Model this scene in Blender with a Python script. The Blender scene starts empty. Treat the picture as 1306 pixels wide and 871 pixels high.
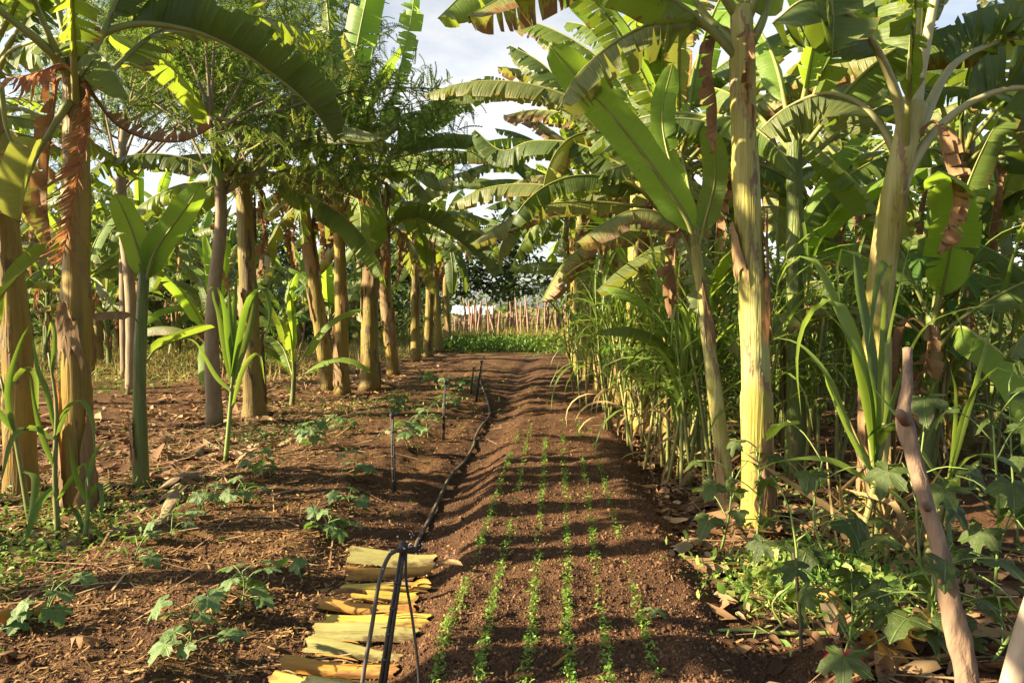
import bpy, math, random
import numpy as np
from mathutils import Vector, Matrix, Quaternion

R = math.radians
sc = bpy.context.scene
COL = sc.collection
rnd = random.Random(7)

# ------------------------------------------------------------------ camera
FPX, CX, CY = 1016.0, 653.0, 435.5
YAW, PIT = R(3.6), R(2.55)
CAM = Vector((0, 0, 1.55))
FW = Vector((-math.sin(YAW) * math.cos(PIT), math.cos(YAW) * math.cos(PIT), -math.sin(PIT)))
RT = Vector((math.cos(YAW), math.sin(YAW), 0))
UP = RT.cross(FW)


def P(px, py, d):
    return CAM + d * (FW + RT * ((px - CX) / FPX) + UP * ((CY - py) / FPX))


def G(px, py, z=0.0):
    v = FW + RT * ((px - CX) / FPX) + UP * ((CY - py) / FPX)
    t = (z - CAM.z) / v.z
    return CAM + v * t


def depth(p):
    return (Vector(p) - CAM).dot(FW)


cd = bpy.data.cameras.new("camera")
cam = bpy.data.objects.new("camera", cd)
COL.objects.link(cam)
cd.sensor_width = 36.0
cd.lens = 28.0
cd.clip_end = 900
cd.clip_start = 0.05
cam.matrix_world = Matrix((
    (RT.x, UP.x, -FW.x, CAM.x), (RT.y, UP.y, -FW.y, CAM.y), (RT.z, UP.z, -FW.z, CAM.z), (0, 0, 0, 1)))
sc.camera = cam


# ------------------------------------------------------------------ noise / ground height
def _h(ix, iy, seed):
    n = np.sin(ix * 127.1 + iy * 311.7 + seed * 74.7) * 43758.5453
    return n - np.floor(n)


def vnoise(x, y, seed=0.0):
    x = np.asarray(x, float); y = np.asarray(y, float)
    ix, iy = np.floor(x), np.floor(y)
    fx, fy = x - ix, y - iy
    fx = fx * fx * (3 - 2 * fx); fy = fy * fy * (3 - 2 * fy)
    a = _h(ix, iy, seed); b = _h(ix + 1, iy, seed); c = _h(ix, iy + 1, seed); d = _h(ix + 1, iy + 1, seed)
    return (a * (1 - fx) + b * fx) * (1 - fy) + (c * (1 - fx) + d * fx) * fy - 0.5


def sstep(a, b, x):
    t = np.clip((np.asarray(x, float) - a) / (b - a), 0, 1)
    return t * t * (3 - 2 * t)


def gz_np(x, y, fine=True):
    x = np.asarray(x, float); y = np.asarray(y, float)
    wob = 0.10 * vnoise(y * 0.5, x * 0 + 3.3, 5) + 0.05 * vnoise(y * 1.7, x * 0, 6)
    xs = x + wob
    inbed = sstep(1.0, 2.2, y) * (1 - sstep(21, 26, y))
    bed = (0.11 - 0.05 * sstep(7, 16, y)) * sstep(-0.80, -0.50, xs) * (1 - sstep(0.50, 0.85, xs))
    fur = -0.05 * np.exp(-((xs + 0.97) / 0.16) ** 2)
    left = (0.09 - 0.04 * sstep(7, 16, y)) * sstep(-1.35, -1.75, xs) * (1 - sstep(-2.6, -3.4, xs))
    right = 0.07 * sstep(0.9, 1.5, xs)
    z = (bed + fur + left) * inbed + right * sstep(1, 3, y) * (1 - sstep(26, 34, y))
    z = z + 0.09 * vnoise(x * 0.35, y * 0.35, 1) * sstep(2.5, 5, np.abs(x))
    z = z + 0.03 * vnoise(x * 2.1, y * 2.1, 2)
    if fine:
        near = 1 - sstep(14, 30, y)
        z = z + near * (0.032 * vnoise(x * 6.1, y * 6.1, 3) + 0.020 * vnoise(x * 14, y * 14, 4)
                        + 0.012 * vnoise(x * 31, y * 31, 8))
    return z


def gz(x, y):
    return float(gz_np(x, y))


def onG(px, py):
    p = G(px, py)
    for _ in range(3):
        p = G(px, py, gz(p.x, p.y))
    return p


# ------------------------------------------------------------------ node helpers
def new_mat(name):
    m = bpy.data.materials.new(name)
    m.use_nodes = True
    nt = m.node_tree
    nt.nodes.clear()
    return m, nt


def N(nt, t, **kw):
    n = nt.nodes.new(t)
    for k, v in kw.items():
        if k.startswith('_'):
            setattr(n, k[1:], v)
        else:
            n.inputs[k].default_value = v
    return n


def link(nt, a, b):
    nt.links.new(a, b)


def ramp(nt, fac, stops):
    r = nt.nodes.new('ShaderNodeValToRGB')
    el = r.color_ramp.elements
    while len(el) > len(stops):
        el.remove(el[-1])
    while len(el) < len(stops):
        el.new(0.5)
    for e, (p, c) in zip(el, stops):
        e.position = p
        e.color = (*c, 1) if len(c) == 3 else c
    link(nt, fac, r.inputs[0])
    return r.outputs[0]


def mixc(nt, fac, a, b, mode='MIX'):
    m = nt.nodes.new('ShaderNodeMix')
    m.data_type = 'RGBA'
    m.blend_type = mode
    m.clamp_factor = True
    for s, v in ((m.inputs[0], fac), (m.inputs[6], a), (m.inputs[7], b)):
        if isinstance(v, (int, float)):
            s.default_value = v
        elif isinstance(v, tuple):
            s.default_value = (*v, 1)
        else:
            link(nt, v, s)
    return m.outputs[2]


def math_n(nt, op, a, b=None, c=None):
    m = nt.nodes.new('ShaderNodeMath')
    m.operation = op
    for i, v in enumerate((a, b, c)):
        if v is None:
            continue
        if isinstance(v, (int, float)):
            m.inputs[i].default_value = v
        else:
            link(nt, v, m.inputs[i])
    return m.outputs[0]


def noise_n(nt, vec, scale, detail=3.0, rough=0.55):
    n = N(nt, 'ShaderNodeTexNoise', Scale=scale, Detail=detail, Roughness=rough)
    if vec is not None:
        link(nt, vec, n.inputs['Vector'])
    return n.outputs['Fac']


def scaled(nt, vec, s):
    m = nt.nodes.new('ShaderNodeVectorMath')
    m.operation = 'MULTIPLY'
    link(nt, vec, m.inputs[0])
    m.inputs[1].default_value = s
    return m.outputs[0]


def finish(nt, col, rough=0.6, bump=None, bstr=0.3, bdist=0.01, trans=None, tfac=0.0, spec=0.35):
    out = nt.nodes.new('ShaderNodeOutputMaterial')
    pr = N(nt, 'ShaderNodeBsdfPrincipled')
    pr.inputs['Roughness'].default_value = rough
    pr.inputs['Specular IOR Level'].default_value = spec
    if isinstance(col, tuple):
        pr.inputs['Base Color'].default_value = (*col, 1)
    else:
        link(nt, col, pr.inputs['Base Color'])
    if bump is not None:
        b = N(nt, 'ShaderNodeBump', Strength=bstr, Distance=bdist)
        link(nt, bump, b.inputs['Height'])
        link(nt, b.outputs[0], pr.inputs['Normal'])
    if tfac > 0:
        t = nt.nodes.new('ShaderNodeBsdfTranslucent')
        if isinstance(trans, tuple):
            t.inputs[0].default_value = (*trans, 1)
        else:
            link(nt, trans, t.inputs[0])
        mx = nt.nodes.new('ShaderNodeMixShader')
        mx.inputs[0].default_value = tfac
        link(nt, pr.outputs[0], mx.inputs[1])
        link(nt, t.outputs[0], mx.inputs[2])
        link(nt, mx.outputs[0], out.inputs[0])
    else:
        link(nt, pr.outputs[0], out.inputs[0])


def leaf_mat(name, dark, light, tcol, tfac=0.38, rough=0.42, veins=True, edge=(0.24, 0.135, 0.055), edge_amt=0.5,
             nscale=2.5, spec=0.4, rib=False):
    """green leaf: tone varies per object and along the leaf, dry edge by uv.y, fine cross veins"""
    m, nt = new_mat(name)
    tc = nt.nodes.new('ShaderNodeTexCoord')
    oi = nt.nodes.new('ShaderNodeObjectInfo')
    uv = nt.nodes.new('ShaderNodeUVMap')
    sep = nt.nodes.new('ShaderNodeSeparateXYZ')
    link(nt, uv.outputs[0], sep.inputs[0])
    n1 = noise_n(nt, tc.outputs['Object'], nscale, 3)
    f = math_n(nt, 'ADD', math_n(nt, 'MULTIPLY', n1, 0.9), math_n(nt, 'MULTIPLY_ADD', oi.outputs['Random'], 0.7, -0.4))
    col = mixc(nt, f, dark, light)
    tc2 = mixc(nt, f, tuple(x * 0.8 for x in tcol), tcol)
    bump = None
    if rib:
        rb = ramp(nt, sep.outputs[0], [(0.012, (0.75, 0.75, 0.75)), (0.05, (0, 0, 0))])
        col = mixc(nt, rb, col, tuple(min(1, x * 2.2 + 0.03) for x in light))
        sp = noise_n(nt, tc.outputs['Object'], 34.0, 4, 0.7)
        col = mixc(nt, ramp(nt, sp, [(0.60, (0, 0, 0)), (0.72, (0.6, 0.6, 0.6))]), col, (0.20, 0.19, 0.06))
        bump = math_n(nt, 'ADD', sp, rb)
    if veins:
        st = noise_n(nt, scaled(nt, uv.outputs[0], (130.0, 0.5, 1.0)), 1.0, 3, 0.7)
        sr = ramp(nt, st, [(0.36, (0, 0, 0)), (0.66, (1, 1, 1))])
        col = mixc(nt, math_n(nt, 'MULTIPLY', sr, 0.62), col, tuple(min(1, x * 1.75 + 0.015) for x in light))
        tc2 = mixc(nt, math_n(nt, 'MULTIPLY', sr, 0.5), tc2, tuple(x * 0.62 for x in tcol))
        bump = st
    if edge_amt > 0:
        en = noise_n(nt, scaled(nt, uv.outputs[0], (34.0, 1.2, 1.0)), 1.3, 4, 0.7)
        ef = math_n(nt, 'ADD', math_n(nt, 'MULTIPLY', sep.outputs[1], 0.75), math_n(nt, 'MULTIPLY_ADD', en, 1.6, -1.0))
        ef = math_n(nt, 'ADD', ef, math_n(nt, 'MULTIPLY_ADD', oi.outputs['Random'], 0.5, -0.52 - 0.5 * (1 - edge_amt)))
        ef = math_n(nt, 'MULTIPLY', ef, 2.2)
        er = ramp(nt, ef, [(0.35, (0, 0, 0)), (0.6, (1, 1, 1))])
        yel = ramp(nt, ef, [(0.1, (0, 0, 0)), (0.45, (0.8, 0.8, 0.8))])
        col = mixc(nt, yel, col, (light[0] * 1.9, light[1] * 1.35, light[2]))
        col = mixc(nt, er, col, edge)
        tc2 = mixc(nt, er, tc2, tuple(x * 0.9 for x in edge))
    sp2 = noise_n(nt, tc.outputs['Object'], 42.0, 3, 0.75)
    sm = ramp(nt, math_n(nt, 'ADD', sp2, math_n(nt, 'MULTIPLY_ADD', n1, 0.35, -0.17)), [(0.66, (0, 0, 0)), (0.74, (0.75, 0.75, 0.75))])
    col = mixc(nt, sm, col, (0.16, 0.115, 0.045))
    tc2 = mixc(nt, sm, tc2, (0.12, 0.08, 0.03))
    finish(nt, col, rough, bump, 0.85, 0.012, tc2, tfac, spec)
    return m


def stem_mat(name, stops, blotch, blotch_lo=0.58, rough=0.45, base=(0.15, 0.095, 0.035)):
    """banana pseudostem: long vertical streaks, dark blotches, drier towards the base (uv: x round, y metres up)"""
    m, nt = new_mat(name)
    uv = nt.nodes.new('ShaderNodeUVMap')
    oi = nt.nodes.new('ShaderNodeObjectInfo')
    tc = nt.nodes.new('ShaderNodeTexCoord')
    off = nt.nodes.new('ShaderNodeVectorMath'); off.operation = 'ADD'
    link(nt, tc.outputs['Object'], off.inputs[0])
    cmb = nt.nodes.new('ShaderNodeCombineXYZ')
    link(nt, math_n(nt, 'MULTIPLY', oi.outputs['Random'], 37.0), cmb.inputs[2])
    link(nt, cmb.outputs[0], off.inputs[1])
    v = off.outputs[0]
    st = noise_n(nt, scaled(nt, v, (22, 22, 1.0)), 1.0, 3)
    bg = noise_n(nt, scaled(nt, v, (5, 5, 1.3)), 1.0, 3)
    f = math_n(nt, 'ADD', math_n(nt, 'MULTIPLY', st, 0.45), math_n(nt, 'MULTIPLY_ADD', bg, 0.9, -0.18))
    col = ramp(nt, f, stops)
    sep = nt.nodes.new('ShaderNodeSeparateXYZ'); link(nt, uv.outputs[0], sep.inputs[0])
    bn = noise_n(nt, scaled(nt, v, (7, 7, 2.6)), 1.0, 4, 0.65)
    bl = ramp(nt, bn, [(blotch_lo, (0, 0, 0)), (blotch_lo + 0.06, (0.85, 0.85, 0.85))])
    col = mixc(nt, bl, col, blotch)
    bs = math_n(nt, 'ADD', math_n(nt, 'MULTIPLY', sep.outputs[1], -0.7), math_n(nt, 'MULTIPLY', st, 1.0))
    bs = ramp(nt, bs, [(0.1, (0, 0, 0)), (0.6, (0.7, 0.7, 0.7))])
    col = mixc(nt, bs, col, base)
    mg = math_n(nt, 'MULTIPLY_ADD', noise_n(nt, scaled(nt, v, (14, 14, 5)), 1.0, 4, 0.7), 0.55, math_n(nt, 'MULTIPLY_ADD', sep.outputs[0], 1.0, -0.30))
    mr = ramp(nt, mg, [(0.86, (0, 0, 0)), (0.93, (0.9, 0.9, 0.9))])
    col = mixc(nt, mr, col, mixc(nt, st, blotch, (0.30, 0.19, 0.10)))
    fib = noise_n(nt, scaled(nt, v, (70, 70, 1.6)), 1.0, 2)
    col = mixc(nt, ramp(nt, fib, [(0.56, (0, 0, 0)), (0.78, (0.40, 0.40, 0.40))]), col, tuple(x * 0.5 for x in stops[1][1]))
    finish(nt, col, rough, math_n(nt, 'ADD', st, math_n(nt, 'ADD', bg, fib)), 0.7, 0.014, spec=0.3)
    return m


def plain_mat(name, a, b, scale=8.0, stretch=(1, 1, 1), rough=0.7, bstr=0.4, bdist=0.01, tfac=0.0, tcol=None, rnd_amt=0.5,
              spec=0.3):
    m, nt = new_mat(name)
    tc = nt.nodes.new('ShaderNodeTexCoord')
    oi = nt.nodes.new('ShaderNodeObjectInfo')
    v = scaled(nt, tc.outputs['Object'], stretch)
    n1 = noise_n(nt, v, scale, 4, 0.6)
    f = math_n(nt, 'ADD', math_n(nt, 'MULTIPLY_ADD', n1, 1.6, -0.3), math_n(nt, 'MULTIPLY_ADD', oi.outputs['Random'], rnd_amt, -rnd_amt / 2))
    col = mixc(nt, f, a, b)
    finish(nt, col, rough, n1, bstr, bdist, tcol if tcol else b, tfac, spec)
    return m


def bits_mat(name, stops, rough=0.8, tfac=0.0, spec=0.2):
    """many small pieces in one mesh: tone picked per piece by uv.x (each piece has its own u), slight grain"""
    m, nt = new_mat(name)
    uv = nt.nodes.new('ShaderNodeUVMap')
    sep = nt.nodes.new('ShaderNodeSeparateXYZ'); link(nt, uv.outputs[0], sep.inputs[0])
    col = ramp(nt, sep.outputs[0], stops)
    finish(nt, col, rough, None, trans=col, tfac=tfac, spec=spec)
    return m


# ------------------------------------------------------------------ materials
M = {}
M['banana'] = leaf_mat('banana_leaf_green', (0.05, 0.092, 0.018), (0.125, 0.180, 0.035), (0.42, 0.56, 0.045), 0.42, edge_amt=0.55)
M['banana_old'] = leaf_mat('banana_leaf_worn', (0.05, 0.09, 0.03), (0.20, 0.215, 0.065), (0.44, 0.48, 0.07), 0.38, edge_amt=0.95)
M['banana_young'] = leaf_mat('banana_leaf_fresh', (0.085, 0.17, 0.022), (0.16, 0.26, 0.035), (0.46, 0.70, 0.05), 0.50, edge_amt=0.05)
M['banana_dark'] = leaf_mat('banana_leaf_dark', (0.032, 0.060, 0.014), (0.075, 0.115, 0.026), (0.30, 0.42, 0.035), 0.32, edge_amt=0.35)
M['midrib'] = plain_mat('midrib_pale_green', (0.19, 0.22, 0.06), (0.33, 0.34, 0.11), 5, (1, 1, 1), 0.4, 0.1, tfac=0.15)
M['petiole_pale'] = plain_mat('petiole_pale', (0.30, 0.28, 0.11), (0.48, 0.46, 0.24), 5, (1, 1, 1), 0.4, 0.15, tfac=0.1)
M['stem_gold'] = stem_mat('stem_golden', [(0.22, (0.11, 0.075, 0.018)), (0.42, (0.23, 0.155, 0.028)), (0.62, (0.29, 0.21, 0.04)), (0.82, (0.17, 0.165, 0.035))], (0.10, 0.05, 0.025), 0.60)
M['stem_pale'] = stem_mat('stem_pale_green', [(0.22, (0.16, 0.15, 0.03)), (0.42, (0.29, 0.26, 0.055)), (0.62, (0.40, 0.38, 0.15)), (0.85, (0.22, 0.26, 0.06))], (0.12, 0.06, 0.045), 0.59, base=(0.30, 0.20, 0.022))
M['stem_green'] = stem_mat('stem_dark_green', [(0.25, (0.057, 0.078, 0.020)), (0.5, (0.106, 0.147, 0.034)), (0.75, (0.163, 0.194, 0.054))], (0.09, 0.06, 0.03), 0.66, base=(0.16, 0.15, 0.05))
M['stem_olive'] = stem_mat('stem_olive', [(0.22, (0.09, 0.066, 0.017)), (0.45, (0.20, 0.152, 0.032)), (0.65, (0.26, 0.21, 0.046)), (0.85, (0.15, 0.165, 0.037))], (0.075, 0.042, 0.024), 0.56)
M['dead'] = plain_mat('dead_leaf_brown', (0.14, 0.075, 0.038), (0.38, 0.24, 0.12), 9, (1, 1, 1), 0.8, 0.6, tfac=0.22, tcol=(0.36, 0.19, 0.07))
M['dead_red'] = plain_mat('dead_leaf_russet', (0.16, 0.075, 0.036), (0.52, 0.265, 0.135), 18, (1, 1, 1), 0.85, 0.7, tfac=0.25, tcol=(0.60, 0.27, 0.10))
M['sheath'] = plain_mat('dry_sheath_tan', (0.13, 0.075, 0.036), (0.38, 0.26, 0.13), 5, (6, 6, 0.8), 0.75, 0.5, tfac=0.12)
M['bark'] = plain_mat('bark_grey_tan', (0.15, 0.115, 0.07), (0.33, 0.265, 0.17), 9, (1, 1, 0.35), 0.85, 0.7, 0.012)
M['bark_dark'] = plain_mat('bark_dark', (0.07, 0.05, 0.035), (0.18, 0.13, 0.085), 9, (1, 1, 0.3), 0.9, 0.8, 0.015)
M['branch'] = plain_mat('cut_branch_bark', (0.075, 0.045, 0.027), (0.30, 0.205, 0.135), 16, (1, 1, 0.30), 0.9, 1.0, 0.02, rnd_amt=0.2)
M['cane'] = leaf_mat('cane_leaf', (0.095, 0.16, 0.03), (0.20, 0.285, 0.06), (0.42, 0.60, 0.07), 0.38, edge_amt=0.25, veins=False, nscale=1.5)
M['cane_dark'] = leaf_mat('cane_leaf_dark', (0.06, 0.10, 0.018), (0.12, 0.175, 0.03), (0.30, 0.44, 0.05), 0.34, edge_amt=0.1, veins=False)
M['maize'] = leaf_mat('maize_leaf', (0.045, 0.095, 0.018), (0.10, 0.175, 0.03), (0.28, 0.46, 0.04), 0.38, edge_amt=0.4, veins=False)
M['cane_stalk'] = plain_mat('cane_stalk', (0.10, 0.13, 0.035), (0.27, 0.25, 0.08), 4, (2, 2, 1), 0.5, 0.3)
M['straw'] = plain_mat('dry_straw', (0.17, 0.11, 0.045), (0.40, 0.29, 0.13), 5, (1, 1, 1), 0.8, 0.3, tfac=0.12)
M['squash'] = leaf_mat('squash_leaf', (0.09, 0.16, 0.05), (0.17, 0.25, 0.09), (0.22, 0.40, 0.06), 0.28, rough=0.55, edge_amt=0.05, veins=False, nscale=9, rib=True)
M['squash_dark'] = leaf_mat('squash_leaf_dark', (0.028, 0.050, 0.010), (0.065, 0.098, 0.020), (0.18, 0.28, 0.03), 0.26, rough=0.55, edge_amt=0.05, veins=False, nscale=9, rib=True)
M['cassava'] = leaf_mat('cassava_leaf', (0.05, 0.12, 0.025), (0.10, 0.20, 0.035), (0.22, 0.44, 0.04), 0.36, edge_amt=0.1, veins=False)
M['herb_stem'] = plain_mat('herb_stem', (0.10, 0.17, 0.04), (0.22, 0.28, 0.08), 8, (1, 1, 1), 0.5, 0.1)
M['fine_leaf'] = bits_mat('fine_foliage', [(0, (0.07, 0.12, 0.018)), (0.45, (0.13, 0.20, 0.03)), (0.8, (0.21, 0.28, 0.045)), (1, (0.33, 0.34, 0.06))], 0.5, 0.52, 0.3)
M['dark_leaf'] = bits_mat('dark_foliage', [(0, (0.03, 0.06, 0.018)), (0.6, (0.06, 0.105, 0.03)), (1, (0.11, 0.14, 0.04))], 0.5, 0.22, 0.3)
M['far_leaf'] = bits_mat('far_foliage', [(0, (0.045, 0.09, 0.022)), (0.5, (0.09, 0.15, 0.035)), (0.85, (0.16, 0.20, 0.05)), (1, (0.25, 0.22, 0.07))], 0.6, 0.32, 0.25)
M['weed'] = bits_mat('weed_foliage', [(0, (0.07, 0.14, 0.02)), (0.5, (0.13, 0.23, 0.03)), (0.85, (0.21, 0.29, 0.045)), (1, (0.29, 0.32, 0.06))], 0.5, 0.35, 0.3)
M['dry_pale'] = plain_mat('dry_leaf_pale', (0.17, 0.11, 0.06), (0.43, 0.32, 0.19), 12, (1, 1, 1), 0.8, 0.6, tfac=0.12)
M['weed_dark'] = bits_mat('weed_dark', [(0, (0.025, 0.06, 0.014)), (0.6, (0.05, 0.10, 0.02)), (1, (0.10, 0.15, 0.03))], 0.5, 0.25, 0.3)
M['grass'] = bits_mat('dry_grass', [(0, (0.13, 0.17, 0.035)), (0.5, (0.26, 0.25, 0.06)), (1, (0.42, 0.33, 0.12))], 0.6, 0.35, 0.2)
M['seedling'] = bits_mat('seedling_leaf', [(0, (0.10, 0.22, 0.025)), (0.6, (0.17, 0.32, 0.04)), (1, (0.26, 0.40, 0.06))], 0.45, 0.35, 0.3)
M['cut_green'] = bits_mat('cut_greens', [(0, (0.07, 0.15, 0.025)), (0.5, (0.16, 0.27, 0.05)), (0.8, (0.28, 0.34, 0.08)), (1, (0.42, 0.40, 0.13))], 0.5, 0.30, 0.3)
M['litter'] = bits_mat('leaf_litter', [(0, (0.07, 0.035, 0.018)), (0.35, (0.17, 0.09, 0.045)), (0.7, (0.30, 0.18, 0.09)), (1, (0.48, 0.34, 0.19))], 0.8, 0.10, 0.25)
M['chaff'] = bits_mat('straw_chaff', [(0, (0.10, 0.055, 0.025)), (0.5, (0.24, 0.14, 0.055)), (1, (0.42, 0.27, 0.11))], 0.85, 0.0, 0.2)
M['clod'] = bits_mat('soil_clods', [(0, (0.050, 0.026, 0.014)), (0.5, (0.112, 0.057, 0.029)), (0.9, (0.18, 0.098, 0.05)), (1, (0.32, 0.20, 0.11))], 0.95, 0.0, 0.15)
M['black'] = plain_mat('black_plastic', (0.010, 0.010, 0.011), (0.075, 0.068, 0.060), 26, (1, 1, .4), 0.55, 0.3, 0.004)
M['hose'] = plain_mat('dusty_hose', (0.022, 0.020, 0.019), (0.13, 0.105, 0.08), 9, (1, 1, 1), 0.65, 0.4, 0.004)


def slab_mat(name, a, b, brown, amt):
    m, nt = new_mat(name)
    tc = nt.nodes.new('ShaderNodeTexCoord'); oi = nt.nodes.new('ShaderNodeObjectInfo'); uv = nt.nodes.new('ShaderNodeUVMap')
    sep = nt.nodes.new('ShaderNodeSeparateXYZ'); link(nt, uv.outputs[0], sep.inputs[0])
    v = tc.outputs['Object']
    fib = noise_n(nt, scaled(nt, v, (4, 85, 85)), 1.0, 3, 0.6)
    big = noise_n(nt, scaled(nt, v, (5, 14, 14)), 1.0, 4, 0.65)
    col = mixc(nt, math_n(nt, 'ADD', math_n(nt, 'MULTIPLY_ADD', fib, 1.2, -0.5), math_n(nt, 'MULTIPLY', big, 0.8)), a, b)
    ed = math_n(nt, 'ABSOLUTE', math_n(nt, 'SUBTRACT', sep.outputs[0], 0.5))
    en = math_n(nt, 'ABSOLUTE', math_n(nt, 'SUBTRACT', sep.outputs[1], 0.5))
    bm = math_n(nt, 'ADD', math_n(nt, 'MULTIPLY', math_n(nt, 'MAXIMUM', ed, en), 0.55), math_n(nt, 'ADD', big, amt))
    bm = math_n(nt, 'ADD', bm, math_n(nt, 'MULTIPLY', fib, 0.18))
    col = mixc(nt, ramp(nt, bm, [(0.86, (0, 0, 0)), (0.96, (0.9, 0.9, 0.9))]), col, brown)
    col = mixc(nt, ramp(nt, fib, [(0.62, (0, 0, 0)), (0.74, (0.6, 0.6, 0.6))]), col, tuple(x * .45 for x in a))
    finish(nt, col, 0.5, math_n(nt, 'ADD', math_n(nt, 'MULTIPLY', fib, 0.7), big), 0.6, 0.010, spec=0.3)
    return m


M['slab_yellow'] = slab_mat('slab_yellow', (0.40, 0.27, 0.035), (0.54, 0.42, 0.09), (0.20, 0.10, 0.035), 0.03)
M['slab_green'] = slab_mat('slab_green', (0.22, 0.20, 0.06), (0.36, 0.33, 0.12), (0.11, 0.065, 0.03), 0.02)
M['slab_orange'] = slab_mat('slab_orange', (0.36, 0.14, 0.028), (0.52, 0.32, 0.06), (0.19, 0.085, 0.03), 0.06)
M['slab_inner'] = plain_mat('slab_inner', (0.10, 0.05, 0.025), (0.30, 0.17, 0.06), 6, (1, 6, 6), 0.7, 0.4)
M['stick'] = plain_mat('weathered_stick', (0.13, 0.08, 0.055), (0.36, 0.24, 0.17), 3, (6, 6, 0.8), 0.9, 0.4, rnd_amt=0.9)
M['wall'] = plain_mat('painted_wall', (0.42, 0.36, 0.27), (0.55, 0.48, 0.36), 3, (1, 1, 1), 0.85, 0.15)
M['roof'] = plain_mat('sheet_roof', (0.36, 0.46, 0.55), (0.62, 0.70, 0.76), 2, (1, 1, 1), 0.45, 0.1)
M['pale_wood'] = plain_mat('pale_bark', (0.20, 0.15, 0.105), (0.50, 0.41, 0.30), 11, (1, 1, 0.4), 0.8, 0.4)
M['red_wrap'] = plain_mat('red_wrapper', (0.30, 0.025, 0.035), (0.42, 0.05, 0.05), 8, (1, 1, 1), 0.4, 0.1)

# soil
m, nt = new_mat('soil')
geo = nt.nodes.new('ShaderNodeNewGeometry')
pos = geo.outputs['Position']
nA = noise_n(nt, pos, 0.9, 5, 0.6)
nB = noise_n(nt, pos, 11.0, 6, 0.7)
nC = noise_n(nt, pos, 60.0, 3, 0.6)
f = math_n(nt, 'ADD', math_n(nt, 'MULTIPLY', nA, 0.5), math_n(nt, 'MULTIPLY', nB, 0.5))
soil = ramp(nt, f, [(0.30, (0.055, 0.027, 0.014)), (0.45, (0.112, 0.057, 0.029)), (0.60, (0.168, 0.090, 0.046)), (0.8, (0.25, 0.145, 0.078))])
gr = ramp(nt, nC, [(0.60, (0, 0, 0)), (0.72, (0.5, 0.5, 0.5))])
soil = mixc(nt, gr, soil, (0.22, 0.13, 0.075))
sepp = nt.nodes.new('ShaderNodeSeparateXYZ'); link(nt, pos, sepp.inputs[0])
dampx = math_n(nt, 'ABSOLUTE', math_n(nt, 'ADD', sepp.outputs[0], 0.95))
damp = ramp(nt, math_n(nt, 'MULTIPLY_ADD', noise_n(nt, pos, 2.2, 4), 0.6, math_n(nt, 'MULTIPLY', dampx, -1.0)), [(0.02, (0, 0, 0)), (0.30, (0.6, 0.6, 0.6))])
soil = mixc(nt, damp, soil, (0.055, 0.032, 0.020))
blot = ramp(nt, noise_n(nt, pos, 0.55, 5, 0.65), [(0.44, (0.5, 0.5, 0.5)), (0.56, (0, 0, 0))])
soil = mixc(nt, blot, soil, (0.080, 0.045, 0.026))
# straw-mulched strip left of the furrow, and dry grassy ground far off
mul = math_n(nt, 'MULTIPLY', math_n(nt, 'LESS_THAN', sepp.outputs[0], -1.25), 1.0)
mf = ramp(nt, noise_n(nt, pos, 1.3, 4), [(0.45, (0, 0, 0)), (0.62, (0.55, 0.55, 0.55))])
soil = mixc(nt, math_n(nt, 'MULTIPLY', mul, mf), soil, (0.22, 0.125, 0.05))
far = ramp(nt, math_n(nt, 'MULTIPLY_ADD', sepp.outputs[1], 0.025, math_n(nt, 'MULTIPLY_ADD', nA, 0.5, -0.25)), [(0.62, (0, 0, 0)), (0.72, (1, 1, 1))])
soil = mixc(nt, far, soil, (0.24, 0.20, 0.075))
nD = noise_n(nt, pos, 130.0, 2, 0.6)
soil = mixc(nt, ramp(nt, nD, [(0.34, (0.6, 0.6, 0.6)), (0.46, (0, 0, 0))]), soil, (0.055, 0.026, 0.014))
hb = math_n(nt, 'ADD', math_n(nt, 'MULTIPLY', nB, 1.0), math_n(nt, 'ADD', math_n(nt, 'MULTIPLY', nC, 0.5), math_n(nt, 'MULTIPLY', nD, 0.3)))
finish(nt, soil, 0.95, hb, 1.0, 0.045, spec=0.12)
M['soil'] = m


# ------------------------------------------------------------------ mesh builder
class MB:
    def __init__(s):
        s.v = []; s.f = []; s.uv = []; s.mi = []

    def vert(s, p, uv=(0, 0)):
        s.v.append((p[0], p[1], p[2])); s.uv.append(uv)
        return len(s.v) - 1

    def face(s, f, mi=0):
        s.f.append(tuple(f)); s.mi.append(mi)

    def build(s, name, mats, parent=None, smooth=True, origin=None):
        me = bpy.data.meshes.new(name)
        o = Vector(origin) if origin is not None else (parent_world(parent) if parent else Vector((0, 0, 0)))
        vs = np.array(s.v, dtype=np.float64) - np.array(o)
        me.from_pydata(vs.tolist(), [], s.f)
        ul = me.uv_layers.new(name='UVMap')
        li = np.empty(len(me.loops), dtype=np.int32)
        me.loops.foreach_get('vertex_index', li)
        ul.data.foreach_set('uv', np.array(s.uv, dtype=np.float32)[li].ravel())
        if not isinstance(mats, (list, tuple)):
            mats = [mats]
        for mm in mats:
            me.materials.append(mm)
        if len(mats) > 1:
            me.polygons.foreach_set('material_index', s.mi)
        if smooth:
            me.polygons.foreach_set('use_smooth', [True] * len(me.polygons))
        me.update()
        ob = bpy.data.objects.new(name, me)
        COL.objects.link(ob)
        if parent is not None:
            ob.parent = parent
        else:
            ob.location = o
        return ob


def parent_world(p):
    w = Vector((0, 0, 0))
    while p is not None:
        w += p.location
        p = p.parent
    return w


def tag(o, label=None, cat=None, group=None, kind=None):
    if label: o['label'] = label
    if cat: o['category'] = cat
    if group: o['group'] = group
    if kind: o['kind'] = kind
    return o


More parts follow.
